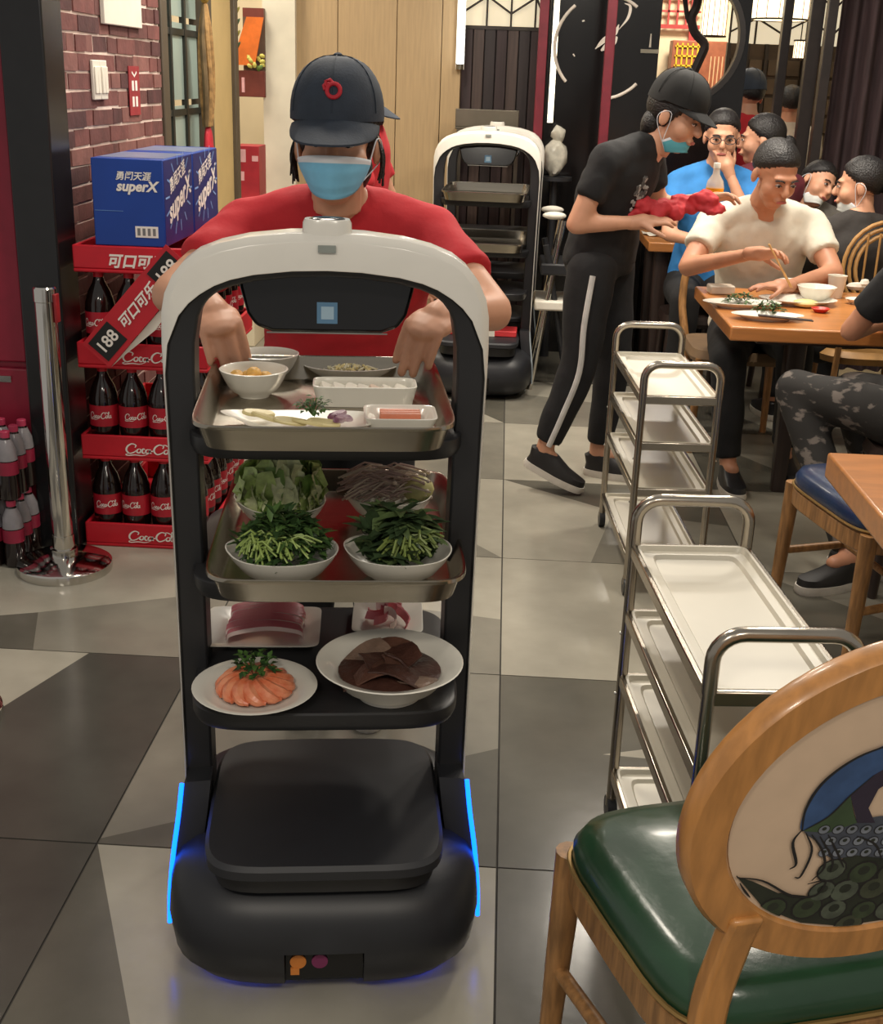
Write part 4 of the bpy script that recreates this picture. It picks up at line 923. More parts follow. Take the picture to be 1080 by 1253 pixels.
# ------------------------------------------------------------------ people
skin_m = mat('skin', (206, 152, 122), .5, var=.06, scale=14, sss=.05)
skin2_m = mat('skin_tan', (190, 134, 104), .5, var=.06, scale=14, sss=.05)
hair_m = mat('black_hair', (22, 18, 18), .45, var=.3, scale=60, bump=.5, bscale=140)
eye_m = mat('eye_dark', (26, 18, 16), .3, var=0); eyew_m = mat('eye_white', (214, 204, 196), .3, var=0); lip_m = mat('lip', (170, 92, 84), .5, var=.05)
blk_cloth = mat('black_cloth', (24, 24, 26), .85, var=.2, scale=20, bump=.15, bscale=40)
def ripple(o, fn):
    d = o.data.vertices; q = [(v.co.copy(), v.normal.copy()) for v in d]; d.foreach_set('co', [c for p, n in q for c in p+n*fn(p)]); o.data.update()
def hand(mb, w, d, nrm, side_sign, curl=.35, sc=1.0, spread=.06, tuck=0, bend=0):
    d = V(d).normalized(); nrm = V(nrm); nrm = (nrm-d*nrm.dot(d)).normalized(); s = d.cross(nrm)*side_sign
    R = MX((s, nrm, d)).transposed()
    mb.ell(w+d*.045*sc, V((.041, .019, .054))*sc, R, 14); mb.cone(w-d*.02*sc, w+d*.03*sc, .026*sc, .03*sc, 12, rnd=True)
    L = (.062, .074, .07, .054)
    for i in range(4):
        b = w+d*(.078-.006*abs(i-1.4))*sc+s*(.0285-.019*i)*sc; dd = (d*cos(bend)+nrm*sin(bend)+s*(1.5-i)*spread).normalized(); nn = (nrm*cos(bend)-d*sin(bend)); r = (.0098, .0102, .0098, .009)[i]*sc
        for j in range(3):
            l = L[i]*(.46, .30, .24)[j]*sc*1.05; e = b+dd*l; mb.cone(b, e, r*(1-.08*j), r*(1-.08*(j+1)), 10, rnd=True); b = e
            dd = (dd*cos(curl)+nn*sin(curl)).normalized()
    b = w+d*.022*sc+s*(.028-.016*tuck)*sc; dd = (d*(.7+.2*tuck)+s*(.62-.5*tuck)+nrm*(.35+.25*tuck)).normalized()
    for l, r in ((.034, .0115), (.03, .0102), (.022, .009)): e = b+dd*l*sc; mb.cone(b, e, r*sc, r*.92*sc, 10, rnd=True); b = e; dd = (dd+d*.3+nrm*.15).normalized()
HEAD = [((0, .015, .035), (.0755, .094, .086)), ((0, -.030, -.020), (.063, .062, .086)), ((0, -.048, -.084), (.036, .034, .030)), ((.034, -.048, -.03), (.033, .036, .036)), ((-.034, -.048, -.03), (.033, .036, .036)),
        ((0, -.072, .026), (.05, .022, .014)), ((0, -.0905, -.058), (.026, .011, .014)), ((.079, .012, -.008), (.010, .020, .031)), ((-.079, .012, -.008), (.010, .020, .031)), ((0, -.106, -.026), (.0165, .013, .011))]
def to_mb(o, out, mi=0):
    me = o.data; out.add([v.co.copy() for v in me.vertices], [tuple(p.vertices) for p in me.polygons], mi); bpy.data.objects.remove(o); bpy.data.meshes.remove(me)
def person(label, J, vox=.012, sk=None, shirt=None, pants=None, shoe=None, sleeve=.62, hair='short', face=True, sc=1.0, hands=True, hem=.0, pantlen=.93, build=1.0, hs=1.0, shirt_parts=None, collar=.0):
    sk = sk or skin_m; base = V((J['pelvis'].x, J['pelvis'].y, 0))
    if 'anL' in J: q = (J['anL']+J['anR'])/2; base = V((q.x, q.y, 0))
    t = thing('person', label, 'person', base)
    MW = MX.Translation(-base)
    lr = (J['shR']-J['shL']).normalized()
    sp = catmull([J['pelvis']-V((0, 0, .07)), J['pelvis'], J['pelvis'].lerp(J['chest'], .5), J['chest'], J['chest'].lerp(J['neck'], .6), J['neck']], 3)
    hw = [.13, .155, .165, .168, .162, .155, .148, .15, .158, .165, .172, .172, .160, .125, .085, .06]; hd = [.10, .11, .115, .115, .112, .108, .106, .108, .112, .114, .112, .108, .095, .08, .066, .055]
    def torso(mb, inf, i0=0, i1=16):
        rg = []
        for i in range(i0, i1):
            p = sp[i]; d = (sp[min(i+1, 15)]-sp[max(i-1, 0)]).normalized(); f = d.cross(lr).normalized(); l = f.cross(d).normalized()
            rg.append([p+l*((hw[i]*build+inf)*cos(a)*sc)+f*((hd[i]*build+inf)*sin(a)*sc) for a in [2*pi*k/24 for k in range(24)]])
        mb.loft(rg)
    HR = MX.Rotation(J.get('yaw', 0), 3, 'Z') @ MX.Rotation(J.get('pitch', 0), 3, 'X') @ MX.Rotation(J.get('roll', 0), 3, 'Y'); H = J['head']
    HM = MX.Translation(H-base) @ HR.to_4x4() @ MX.Scale(hs, 4)
    out = MB()
    b = MB(); torso(b, 0)
    arms = [k for k in 'LR' if 'el'+k in J]
    for k in arms:
        b.cone(J['sh'+k], J['el'+k], .050*sc*build, .038*sc*build, 14, rnd=True); b.cone(J['el'+k], J['wr'+k], .038*sc*build, .025*sc, 14, rnd=True); b.ell(J['sh'+k], .058*sc*build)
    for k in 'LR': b.cone(J['neck']+V((0, 0, .0)), J['sh'+k], .058*sc, .055*sc*build, 14, rnd=True)
    for k in 'LR':
        if 'kn'+k in J:
            b.cone(J['hip'+k], J['kn'+k], .085*sc*build, .056*sc, 14, rnd=True); b.cone(J['kn'+k], J['an'+k], .054*sc, .035*sc, 14, rnd=True); b.cone(J['an'+k], J['an'+k]+(J['toe'+k]-J['an'+k])*.4, .035*sc, .03*sc, 12, rnd=True)
    b.cone(J['neck']-V((0, 0, .03)), H-HR @ V((0, -.012, .05))*hs, .056*sc, .052*sc, 14, rnd=True)
    to_mb(remesh(b.xf(MW).build('tmp', sk, None), vox, 5), out)
    hb = MB()
    for c, r in HEAD: hb.ell(V(c), r, None, 16)
    hb.cone((0, -.088, .012), (0, -.108, -.02), .009, .0135, 10, rnd=True); hb.cone((0, .0, -.05), (0, .02, -.13), .05, .05, 14)
    to_mb(remesh(hb.xf(HM).build('tmp', sk, None), max(.0042, vox*.45)*hs, 3), out)
    if hands:
        for k in arms:
            if 'hd'+k in J:
                h = MB(); hand(h, J['wr'+k], J['hd'+k][0], J['hd'+k][1], J['hd'+k][2], J['hd'+k][3] if len(J['hd'+k]) > 3 else .35, sc*J.get('hscale', 1), spread=.015 if 'bend' in J else .06, tuck=J.get('tuck', 0), bend=J.get('bend', 0))
                to_mb(remesh(h.xf(MW).build('tmp', sk, None), .0036 if vox < .011 else .005, 2), out)
    body = out.build('body', sk, t, fix=False, angle=180)
    if face:
        for s in (-1, 1):
            e = MB().ell((s*.031, -.0865, .004), (.0125, .007, .0055), None, 10).xf(HM).build('eye', eyew_m, t); MB().ell((s*.031, -.0925, .004), (.0055, .0025, .005), None, 10).xf(HM).build('iris', eye_m, e)
            MB().tube(catmull([(s*.014, -.0945, .022), (s*.03, -.0935, .0275), (s*.048, -.082, .022)], 4), .0032, 6).xf(HM).build('eyebrow', hair_m, t)
            MB().tube(catmull([(s*.0185, -.0925, .004), (s*.031, -.0945, .0105), (s*.0445, -.0865, .005)], 4), .0018, 6).xf(HM).build('eyelid', eye_m, t)
        MB().ell((0, -.101, -.0585), (.023, .005, .0065), None, 12).xf(HM).build('mouth', lip_m, t)
    if hair:
        m = MB(); m.ell((0, .018, .036), (.084, .102, .095), None, 56); keep = []
        def cutz(p):
            k = {'long': 1.5, 'bun': .8}.get(hair, .62); return max(.072-(p.y+.075)*k if p.y > -.075 else .072, -.11 if hair == 'long' else -.07)
        for f in m.f:
            c = sum((m.v[i] for i in f), V())/len(f)
            if c.z > cutz(c): keep.append(f)
        m.f = keep; m.m = [0]*len(keep); ctr = V((0, .018, .036)); nv = []
        for p in m.v:
            e = min(1, max(0, (p.z-cutz(p))/.022)); s_ = .90+.10*e**.6+.02*NZ.noise(p*50); nv.append(ctr+(p-ctr)*s_)
        m.v = nv
        if hair == 'long': m.ell((0, .062, -.045), (.068, .048, .065), None, 20)
        o = m.xf(HM).build('hair', hair_m, t, angle=180); md = o.modifiers.new('s', 'SOLIDIFY'); md.thickness = .012*hs; md.offset = -1
        if hair == 'bun': MB().ell((0, .13, -.02), (.04, .04, .045)).xf(HM).build('hair_bun', hair_m, t)
    if shirt:
        c = MB(); torso(c, .014, 2 if hem == 0 else 1, 15)
        for k in arms:
            e = J['sh'+k].lerp(J['el'+k], sleeve); c.cone(J['sh'+k]-(e-J['sh'+k])*.1, e, .063*sc*build, .060*sc*build, 18); c.ell(J['sh'+k], .064*sc*build)
        for k in 'LR': c.cone(J['neck']+V((0, 0, -.004)), J['sh'+k], .066*sc, .062*sc*build, 18, rnd=True)
        o = remesh(c.xf(MW).build('shirt', shirt, t), vox, 5)
        ripple(o, lambda p: .006*NZ.noise(p*9)+.004*NZ.noise(p*24))
    if pants:
        c = MB(); torso(c, .010, 0, 5)
        for k in 'LR':
            if 'kn'+k in J:
                e = J['kn'+k].lerp(J['an'+k], pantlen); c.cone(J['hip'+k], J['kn'+k], .098*sc*build, .074*sc, 18, rnd=True); c.cone(J['kn'+k], e, .074*sc, .055*sc, 18)
        o = remesh(c.xf(MW).build('trousers', pants, t), vox, 4)
        ripple(o, lambda p: .008*NZ.noise(p*8))
    if shoe:
        for k in 'LR':
            if 'an'+k in J:
                a, q = J['an'+k], J['toe'+k]; d = (q-a); d2 = V((d.x, d.y, 0)).normalized(); s = V((-d2.y, d2.x, 0)); up = V((0, 0, 1))
                if 'pitch'+k in J: pr = MX.Rotation(J['pitch'+k], 3, s); d2 = pr @ d2; up = pr @ up
                o_ = a-up*(a.z if 'pitch'+k not in J else .085)-d2*.05; L = .26*sc
                def sh(z, f, n=2.6): return [o_+d2*(L*(.5+.5*p.x*f))+s*(.5*.095*sc*p.y*f*(1 if p.x > -.3 else .85))+up*z for p in ring(2, 2, 0, n, 24)]
                so = MB().loft([sh(0, .98), sh(.012, 1.02), sh(.028, 1.0)]).xf(MW).build('sole', mat('sole_white', (206, 200, 190), .6), t)
                top = [sh(.028, .97), sh(.05, .94)]
                top.append([o_+d2*(L*(.36+.36*p.x))+s*(.037*sc*p.y)+up*(.075-.012*p.x) for p in ring(2, 2, 0, 2.4, 24)]); top.append([o_+d2*(L*(.25+.2*p.x))+s*(.03*sc*p.y)+up*.095 for p in ring(2, 2, 0, 2.4, 24)])
                MB().loft(top).xf(MW).build('shoe', shoe, t)
    return t, HM, MW
def auto(x, y, face, pose, zs=.46, lean=.0, sc=1.0, dz=0.0):
    f = V((cos(face), sin(face), 0)); r = V((f.y, -f.x, 0)); up = V((0, 0, 1))
    P = V((x, y, zs+.10 if pose == 'sit' else .92*sc)); J = {'pelvis': P, 'chest': P+(up*.33+f*lean*.5)*sc, 'neck': P+(up*.52+f*lean)*sc}
    J['head'] = J['neck']+(up*.145+f*(.035+lean*.4))*sc; J['yaw'] = face+pi/2; J['pitch'] = .1
    for k, s in (('R', 1), ('L', -1)):
        J['sh'+k] = J['chest']+(up*.125+r*s*.185)*sc; J['el'+k] = J['sh'+k]+(up*-.25+f*.1+r*s*.05)*sc; J['wr'+k] = J['el'+k]+(f*.22-r*s*.06-up*.04)*sc
        J['hd'+k] = (f-r*s*.2, -up, 1 if s < 0 else -1, .3)
        J['hip'+k] = P+(r*s*.09-up*.02)*sc
        if pose == 'sit': J['kn'+k] = J['hip'+k]+(f*.41+r*s*.04+up*.0)*sc; J['an'+k] = J['kn'+k]+V((0, 0, 0))-up*(J['kn'+k].z-.09)-f*.03
        else: J['kn'+k] = J['hip'+k]-up*.40*sc; J['an'+k] = V((J['hip'+k].x, J['hip'+k].y, .09))
        J['toe'+k] = J['an'+k]+f*.16
    return J
def cap(t, HM, m, emblem=True, brim=.088, brimang=.52, lift=.036):
    HM = HM @ MX.Translation((0, 0, lift))
    d = MB(); rg = []
    for j in range(9):
        a = pi/2*j/9; rg.append([V((.0935*cos(a)**.8*cos(q), .010+.114*cos(a)**.8*sin(q), .028+.104*sin(a)-.02*(1 if sin(q) > .3 else 0)*(1-j/8)*.5)) for q in [2*pi*k/36 for k in range(36)]])
    rg.insert(0, [V((p.x*1.0, p.y, p.z-.016)) for p in rg[0]])
    o = d.loft(rg).xf(HM).build('cap', m, t, angle=60)
    MB().ell((0, .016, .133), (.009, .009, .005), None, 10).xf(HM).build('cap_button', m, o)
    rgs = []
    for k in range(25):
        q = -pi/2+(-1+2*k/24)*1.22; u = -1+2*k/24; i_ = V((.0925*cos(q), .012+.112*sin(q), .017)); ext = brim*(1-abs(u)**2.6); o_ = i_+V((cos(q)*ext*.25, sin(q)*ext*1.0 if True else 0, -ext*sin(brimang)-.0*u*u)); o_.z -= .022*u*u*.6
        i_.z -= .022*u*u*.6
        rgs.append([i_, o_, o_+V((0, 0, -.004)), i_+V((0, 0.0, -.004))])
    MB().loft(rgs).xf(HM).build('cap_brim', m, o, angle=50)
    for q in range(6):
        a0 = pi/2+q*pi/3; MB().tube([V((.0942*cos(a)**.8*cos(a0), .010+.1147*cos(a)**.8*sin(a0), .028+.1045*sin(a))) for a in [i*.19 for i in range(9)]], .0012, 5).xf(HM).build('cap_seam', m, o)
    if emblem:
        rm = mat('emblem_red', (186, 26, 44), .6, var=.05); e = MB()
        def pt(x, z): # on the dome front
            zz = (z-.028)/.104; a = math.asin(min(.999, max(0, zz))); rr = cos(a)**.8; cx = x/.0935/rr; return V((x, .010-.114*rr*sqrt(max(0, 1-cx*cx))-.0022, z))
        e.tube([pt(.0035+.0125*cos(a), .068+.0125*sin(a)) for a in [i*pi/9 for i in range(19)]], .0042, 8); e.tube([pt(x, z) for x, z in ((-.010, .074), (-.012, .084), (-.004, .087), (.002, .081))], .0035, 7)
        e.tube([pt(x, z) for x, z in ((-.013, .068), (-.016, .076), (-.012, .08))], .003, 7); e.ell(pt(-.006, .079), .0045, None, 8)
        e.xf(HM).build('cap_emblem', rm, o)
def face_mask(t, HM, m, dz=0, dy=0, sc=1.0, strip=True, rx=0):
    g = MB(); n, k = 13, 21; R = MX.Translation((0, dy, dz)) @ MX.Rotation(rx, 4, 'X')
    def pt(i, j):
        u = -1+2*i/(k-1); v = j/(n-1); a = u*1.28; z = .0-.098*v; bul = 1+.20*(1-u*u)**2*(1 if v < .5 else 1-(v-.5)*.9); tp = 1-.22*max(0, v-.55)
        z = z*.86*(1-.42*u*u)-.012*u*u
        return V((.074*sc*sin(a)*(1-.30*v**1.5), -(.022+.088*cos(a)*bul*tp)+.0022*((j % 4)-1.5)*(1-u*u)*.6, z*sc+.004))
    for j in range(n):
        for i in range(k): g.v.append(R @ pt(i, j))
    for j in range(n-1):
        for i in range(k-1): g.f.append((j*k+i, (j+1)*k+i, (j+1)*k+i+1, j*k+i+1)); g.m.append(1 if (j < 2 and strip) else 0)
    o = g.xf(HM).build('face_mask', [m, mat('mask_white', (222, 226, 232), .7, var=.02)], t, angle=180); md = o.modifiers.new('s', 'SOLIDIFY'); md.thickness = .0025; md.offset = 1
    for s in (-1, 1):
        e0 = R @ pt(0 if s < 0 else k-1, 1); e1 = R @ pt(0 if s < 0 else k-1, n-2)
        MB().tube(catmull([e0, V((s*.08, -.01, .012)), V((s*.088, .026, .006)), V((s*.085, .028, -.03)), e1], 5), .0014, 6).xf(HM).build('ear_loop', mat('mask_white', (222, 226, 232)), o)
# --- employee leaning over the loaded robot
red_cloth = mat('red_shirt', (192, 34, 44), .8, var=.1, scale=8, bump=.2, bscale=30)
cap_m = mat('navy_cap', (38, 47, 60), .75, var=.12, scale=30, bump=.1, bscale=200)
J = auto(-.36, 2.86, -pi/2, 'stand', lean=.14, sc=.95)
J.update(pelvis=V((-.36, 2.84, .84)), chest=V((-.352, 2.72, 1.09)), neck=V((-.345, 2.635, 1.265)), head=V((-.340, 2.545, 1.395)), yaw=.03, pitch=.0,
         shL=V((-.155, 2.66, 1.205)), elL=V((-.012, 2.48, 1.085)), wrL=V((-.100, 2.335, 1.105)), hdL=((-.45, -.8, -.22), (-.1, .25, -1), -1, .10),
         shR=V((-.545, 2.66, 1.205)), elR=V((-.665, 2.46, 1.095)), wrR=V((-.552, 2.325, 1.095)), hdR=((.38, -.8, -.20), (.1, .25, -1), 1, .10), tuck=1, hscale=1.14, bend=.98)
emp, HM, MW = person('staff member in red shirt, navy cap and blue mask reaching into the upper tray', J, .010, skin_m, red_cloth, blk_cloth, black_m, sleeve=.60, build=1.12, hair='long')
cap(emp, HM, cap_m); face_mask(emp, HM, mat('mask_blue', (124, 192, 226), .7, var=.06, scale=20), dz=-.017)
for s in (-1, 1):
    st = MB()
    for i in range(22): q = random.random(); st.tube(catmull([(s*.080, .0+q*.05, .02), (s*(.087+.006*random.random()), -.008+q*.06, -.02), (s*(.083+.010*random.random()), -.012+q*.07, -.05-.03*random.random())], 4), .0016, 4)
    st.xf(HM).build('loose_hair', hair_m, emp)
# --- colleague behind
hq = AY(420, 137, 4.2); J = auto(hq.x, 4.22, -.05, 'stand', lean=.05, sc=.98); J['pitch'] = .12; J['head'] = hq
for k in 'LR': J['wr'+k] = J['el'+k]+V((.12, 0, -.2)); J['hd'+k] = ((.4, 0, -1), (0, .5 if k == 'R' else -.5, 0), 1, .3)
col_, HM, MW = person('second staff member in red shirt and dark cap behind the masked colleague', J, .014, skin_m, red_cloth, blk_cloth, black_m, sleeve=.7, face=True)
cap(col_, HM, cap_m, False)
# --- waiter in black leaning towards the tables
J = auto(.37, 4.75, .05, 'stand', sc=.97)
J.update(pelvis=V((.375, 4.76, .905)), chest=V((.405, 4.73, 1.16)), neck=V((.51, 4.71, 1.315)), head=V((.60, 4.69, 1.42)), yaw=pi/2-.45, pitch=.32, roll=.05,
         shR=V((.36, 4.56, 1.27)), elR=V((.262, 4.53, 1.045)), wrR=V((.48, 4.58, 1.055)), hdR=((1, .2, .12), (-.1, .3, -1), -1, .35),
         shL=V((.54, 4.88, 1.27)), elL=V((.60, 4.95, 1.08)), wrL=V((.75, 4.85, 1.125)), hdL=((1, -.1, .15), (0, -.4, -1), 1, .6),
         hipR=V((.34, 4.66, .88)), knR=V((.315, 4.62, .50)), anR=V((.20, 4.63, .16)), toeR=V((.33, 4.60, .05)), pitchR=.38,
         hipL=V((.42, 4.86, .88)), knL=V((.47, 4.86, .49)), anL=V((.43, 4.86, .09)), toeL=V((.58, 4.82, .09)))
wt, HM, MW = person('waiter in black tee and side-striped trousers bending to serve the tables', J, .011, skin_m, blk_cloth, blk_cloth, mat('shoe_black', (30, 28, 28), .6), sleeve=.6, hair='long', pantlen=.88)
cap(wt, HM, mat('black_cap', (20, 20, 20), .8, var=.2), False, .06); face_mask(wt, HM, mat('mask_teal', (86, 164, 178), .7, var=.06), dz=-.105, dy=.035, sc=.82, rx=-.6)
stp = catmull([V((.338, 4.555, .86)), V((.318, 4.535, .68)), V((.312, 4.535, .5)), V((.262, 4.55, .33)), V((.218, 4.565, .2))], 6)
MB().tube([MW @ p for p in stp], .011, 8).build('trouser_stripe', mat('stripe_white', (196, 194, 190), .8), wt)
pr = MB(); sh_o = [c for c in wt.children if c.name.startswith('shirt')][0]
for i in range(60):
    a = random.uniform(0, 6.3); q = sqrt(random.random()); g0 = AY(792+18*q*cos(a), 243+26*q*sin(a), 4.6); ok, lc, nr, ix = sh_o.closest_point_on_mesh(MW @ g0)
    if ok and q < .95: pr.ell(lc-nr*.008, (.0125, .0125, .0125), None, 8, i % 2)
pr.build('shirt_print', [mat('print_pale', (170, 168, 164), .8), mat('print_mid_grey', (90, 88, 86), .8)], wt)
glv = thing('red_cloth', 'crumpled red serving cloth held in the hands of the waiter', 'cloth', AY(822, 252, 4.66))
g_ = MB()
for i in range(16): g_.ell((-.13+i*.018, random.uniform(-.03, .03), .05*(i/16-.5)+random.uniform(-.025, .02)), (random.uniform(.035, .06), random.uniform(.02, .04), random.uniform(.016, .034)), MX.Rotation(random.uniform(-1, 1), 3, 'X') @ MX.Rotation(random.uniform(-1, 1), 3, 'Y'), 10)
o = remesh(g_.build('cloth', mat('serving_red', (188, 44, 52), .7, var=.1), glv), .006, 2)
ripple(o, lambda p: .010*NZ.noise(p*28)+.006*NZ.noise(p*60))
jb = thing('juice_bottle', 'small clear bottle of orange juice held out by the waiter', 'bottle', AY(873, 243, 4.86))
MB().lathe([(.03, 0), (.034, .01), (.034, .045), (.03, .065), (.014, .09), (.012, .115)], 18).build('body', mat('clear_plastic', (226, 214, 196), .1, var=0, alpha=.6), jb)
MB().lathe([(.0305, .003), (.0345, .012), (.0345, .04)], 18).build('juice', mat('juice_orange', (238, 160, 20), .3), jb); MB().lathe([(.0135, .112), (.0135, .13), (.012, .132)], 12).build('cap', white_m, jb)
# --- man in white eating
J = auto(1.10, 5.30, -pi/2+.0, 'sit', lean=.2)
J.update(chest=V((1.07, 5.22, .88)), neck=V((1.045, 5.12, 1.07)), head=V((1.055, 5.01, 1.205)), yaw=.35, pitch=.45, roll=.0, shR=V((.86, 5.18, 1.0)), elR=V((.745, 5.0, .83)), wrR=V((.945, 4.80, .93)), hdR=((.8, -.5, .1), (-.2, -.3, -.7), 1, .7),
         shL=V((1.26, 5.18, 1.0)), elL=V((1.33, 4.98, .83)), wrL=V((1.10, 4.86, .80)), hdL=((-1, -.2, 0), (0, 0, -1), 1, .3),
         knR=V((.90, 4.80, .50)), anR=V((.935, 4.74, .09)), toeR=V((.95, 4.56, .09)), hipR=V((1.0, 5.24, .52)), knL=V((1.2, 4.95, .52)), anL=V((1.2, 4.95, .09)), toeL=V((1.2, 4.8, .09)))
for k in J:
    if isinstance(J[k], V): J[k] = J[k]+V((.02, .12 if J[k].z > .75 or k in ('pelvis', 'hipL', 'hipR') else .06, 0))
J['wrR'] += V((0, -.09, 0)); J['wrL'] += V((0, -.08, 0))
mw, HM, MW = person('man in a white tee eating with chopsticks at the laid table', J, .011, skin2_m, mat('white_tee', (212, 206, 190), .8, var=.05, bump=.15, bscale=30), blk_cloth, black_m, sleeve=.62, build=1.12, hs=1.06)
rb = MB()
ck = thing('chopsticks', 'pale wooden chopsticks in the hand of the man in white', 'chopsticks', AY(945, 310, 4.72))
e0 = AY(967, 352, 4.74)-V(ck.location)
for d in (0, .012): MB().cone(V((-.012, .02+d, .03)), e0+V((d*.5, 0, 0)), .0036, .0026, 8).build('stick', mat('bamboo', (214, 168, 108), .5), ck)
chb = thing('dining_chair', 'tan wooden chair behind the man in white', 'chair', (1.07, 5.46, 0), pi)
bpts = catmull([(-.2, -.22, .42), (-.225, -.27, .6), (-.2, -.29, .78), (-.1, -.30, .88), (0, -.30, .9), (.1, -.30, .88), (.2, -.29, .78), (.225, -.27, .6), (.2, -.22, .42)], 5)
chb.rotation_euler = (0, 0, pi); MB().tube(bpts, .018, 10).build('back_frame', oak2, chb); MB().loft([ring(.44, .42, .40, 5, 28), ring(.46, .44, .42, 5, 28), ring(.44, .42, .455, 5, 28)]).build('seat', mat('tan_seat', (120, 96, 70), .6), chb)
for sx in (-1, 1):
    for sy in (-1, 1): MB().cone((sx*.19, sy*.18, .42), (sx*.2, sy*.2, 0), .02, .015, 10).build('leg', oak2, chb)
# --- person in black tee and camouflage trousers
camo = mat('camouflage', (34, 32, 30), .85, col2=(104, 96, 90), scale=16, stretch=(1, 1, 2))
camo.node_tree.nodes['Color Ramp'].color_ramp.elements[0].position = .55; camo.node_tree.nodes['Color Ramp'].color_ramp.elements[1].position = .62
J = auto(1.42, 3.86, 2.1, 'sit', lean=.08)
J.update(shL=V((1.26, 3.90, 1.02)), elL=V((1.14, 4.00, .80)), wrL=V((1.30, 4.22, .79)), shR=V((1.58, 4.0, 1.02)), elR=V((1.6, 4.15, .82)), wrR=V((1.45, 4.35, .80)), knL=V((1.03, 4.16, .56)), hipL=V((1.34, 3.84, .54)), knR=V((1.25, 4.25, .54)),
         anL=V((1.19, 3.78, .09)), toeL=V((1.02, 3.70, .09)), anR=V((1.34, 3.86, .09)), toeR=V((1.2, 3.95, .09)))
J['hdL'] = ((.6, .8, 0), (0, 0, -1), -1, .3); J['hdR'] = ((-.6, .8, 0), (0, 0, -1), 1, .3)
person('diner in a black tee and camouflage trousers sitting with an elbow at the table', J, .012, skin2_m, blk_cloth, camo, mat('shoe_black', (30, 28, 28)), sleeve=.72)
st2 = thing('dining_stool', 'dark wooden stool under the diner in camouflage trousers', 'stool', (1.42, 3.86, 0))
MB().loft([ring(.38, .36, .40, 5, 28), ring(.4, .38, .42, 5, 28), ring(.38, .36, .455, 5, 28)]).build('seat', darkwood_m, st2)
for sx in (-1, 1):
    for sy in (-1, 1): MB().cone((sx*.16, sy*.15, .42), (sx*.18, sy*.17, 0), .02, .015, 10).build('leg', darkwood_m, st2)
# --- diner whose bare arm rests on the bare table
J = auto(1.33, 2.94, -pi/2-.3, 'sit', lean=.1)
J.update(shR=V((1.12, 2.93, 1.0)), elR=V((.955, 2.76, .80)), wrR=V((1.06, 2.52, .785)), hdR=((.5, -1, 0), (0, 0, -1), -1, .3), knR=V((1.25, 2.62, .52)), knL=V((1.5, 2.6, .52)), anR=V((1.27, 2.68, .09)), anL=V((1.5, 2.62, .09)), toeR=V((1.27, 2.52, .09)), toeL=V((1.5, 2.5, .09)))
person('diner resting a bare forearm on the bare orange table', J, .012, skin_m, mat('pale_tee', (160, 150, 140), .8), blk_cloth, black_m, sleeve=.4)
st3 = copy_tree(st2); st3.location = (1.33, 2.93, 0); tag(st3, 'dark wooden stool under the diner with the bare forearm', 'stool')
# --- man in blue covering his mouth
J = auto(1.0, 6.22, -pi/2, 'sit', zs=.50, lean=.06)
J['head'] = AY(883, 168, 6.12); J['neck'] = J['head']-V((0, -.05, .15)); J['chest'] = J['neck']-V((0, -.02, .19)); J['pelvis'] = V((J['neck'].x, 6.25, .64)); J['yaw'] = -.1; J['pitch'] = .15
nk = J['neck']; J['shR'] = nk+V((-.175, .03, -.07)); J['shL'] = nk+V((.175, .03, -.07)); J['elR'] = nk+V((-.22, -.12, -.30)); J['wrR'] = nk+V((-.05, -.25, -.32)); J['elL'] = nk+V((.15, -.20, -.24)); J['wrL'] = nk+V((.035, -.135, .0)); J['hdL'] = ((-.35, .12, .8), (-.3, 1, 0), -1, .5)
mbm, HM, MW = person('man in a bright blue shirt and glasses holding a hand over his mouth', J, .013, skin_m, mat('sky_shirt', (52, 128, 196), .8, var=.08), blk_cloth, black_m, sleeve=.6)
gl_ = MB()
for s in (-1, 1): gl_.tube([V((s*.033+.026*cos(a), -.101, .004+.017*sin(a))) for a in [i*pi/8 for i in range(16)]], .0022, 6, closed=True); gl_.tube([(s*.059, -.1, .006), (s*.08, -.02, .006)], .0018, 5)
gl_.tube([(-.007, -.102, .006), (.007, -.102, .006)], .002, 5); gl_.xf(HM).build('glasses', black_m, mbm)
stl = copy_tree(st2); stl.location = (J['pelvis'].x, 6.25, .085); tag(stl, 'dark wooden stool under the man in blue', 'stool')
stl.location.z = 0
# --- woman in profile behind the man in white
J = auto(1.26, 6.45, 1.9, 'sit', zs=.5); J['yaw'] = pi-.2+pi/2; h_ = AY(931, 172, 6.35); d_ = h_-J['head']
for k in list(J):
    if isinstance(J[k], V) and k[:2] not in ('an', 'to', 'kn'): J[k] = J[k]+d_
for k in 'LR': J['kn'+k] += V((d_.x, d_.y, d_.z)); J['an'+k] += V((d_.x, d_.y, 0)); J['toe'+k] += V((d_.x, d_.y, 0))
J['pitch'] = .05; person('dark-haired diner in profile behind the man in white', J, .014, skin_m, mat('maroon_top', (96, 30, 44), .8), blk_cloth, black_m, hair='bun')
s4 = copy_tree(st2); s4.location = (J['pelvis'].x, J['pelvis'].y, 0); tag(s4, 'dark wooden stool under the diner in profile', 'stool')
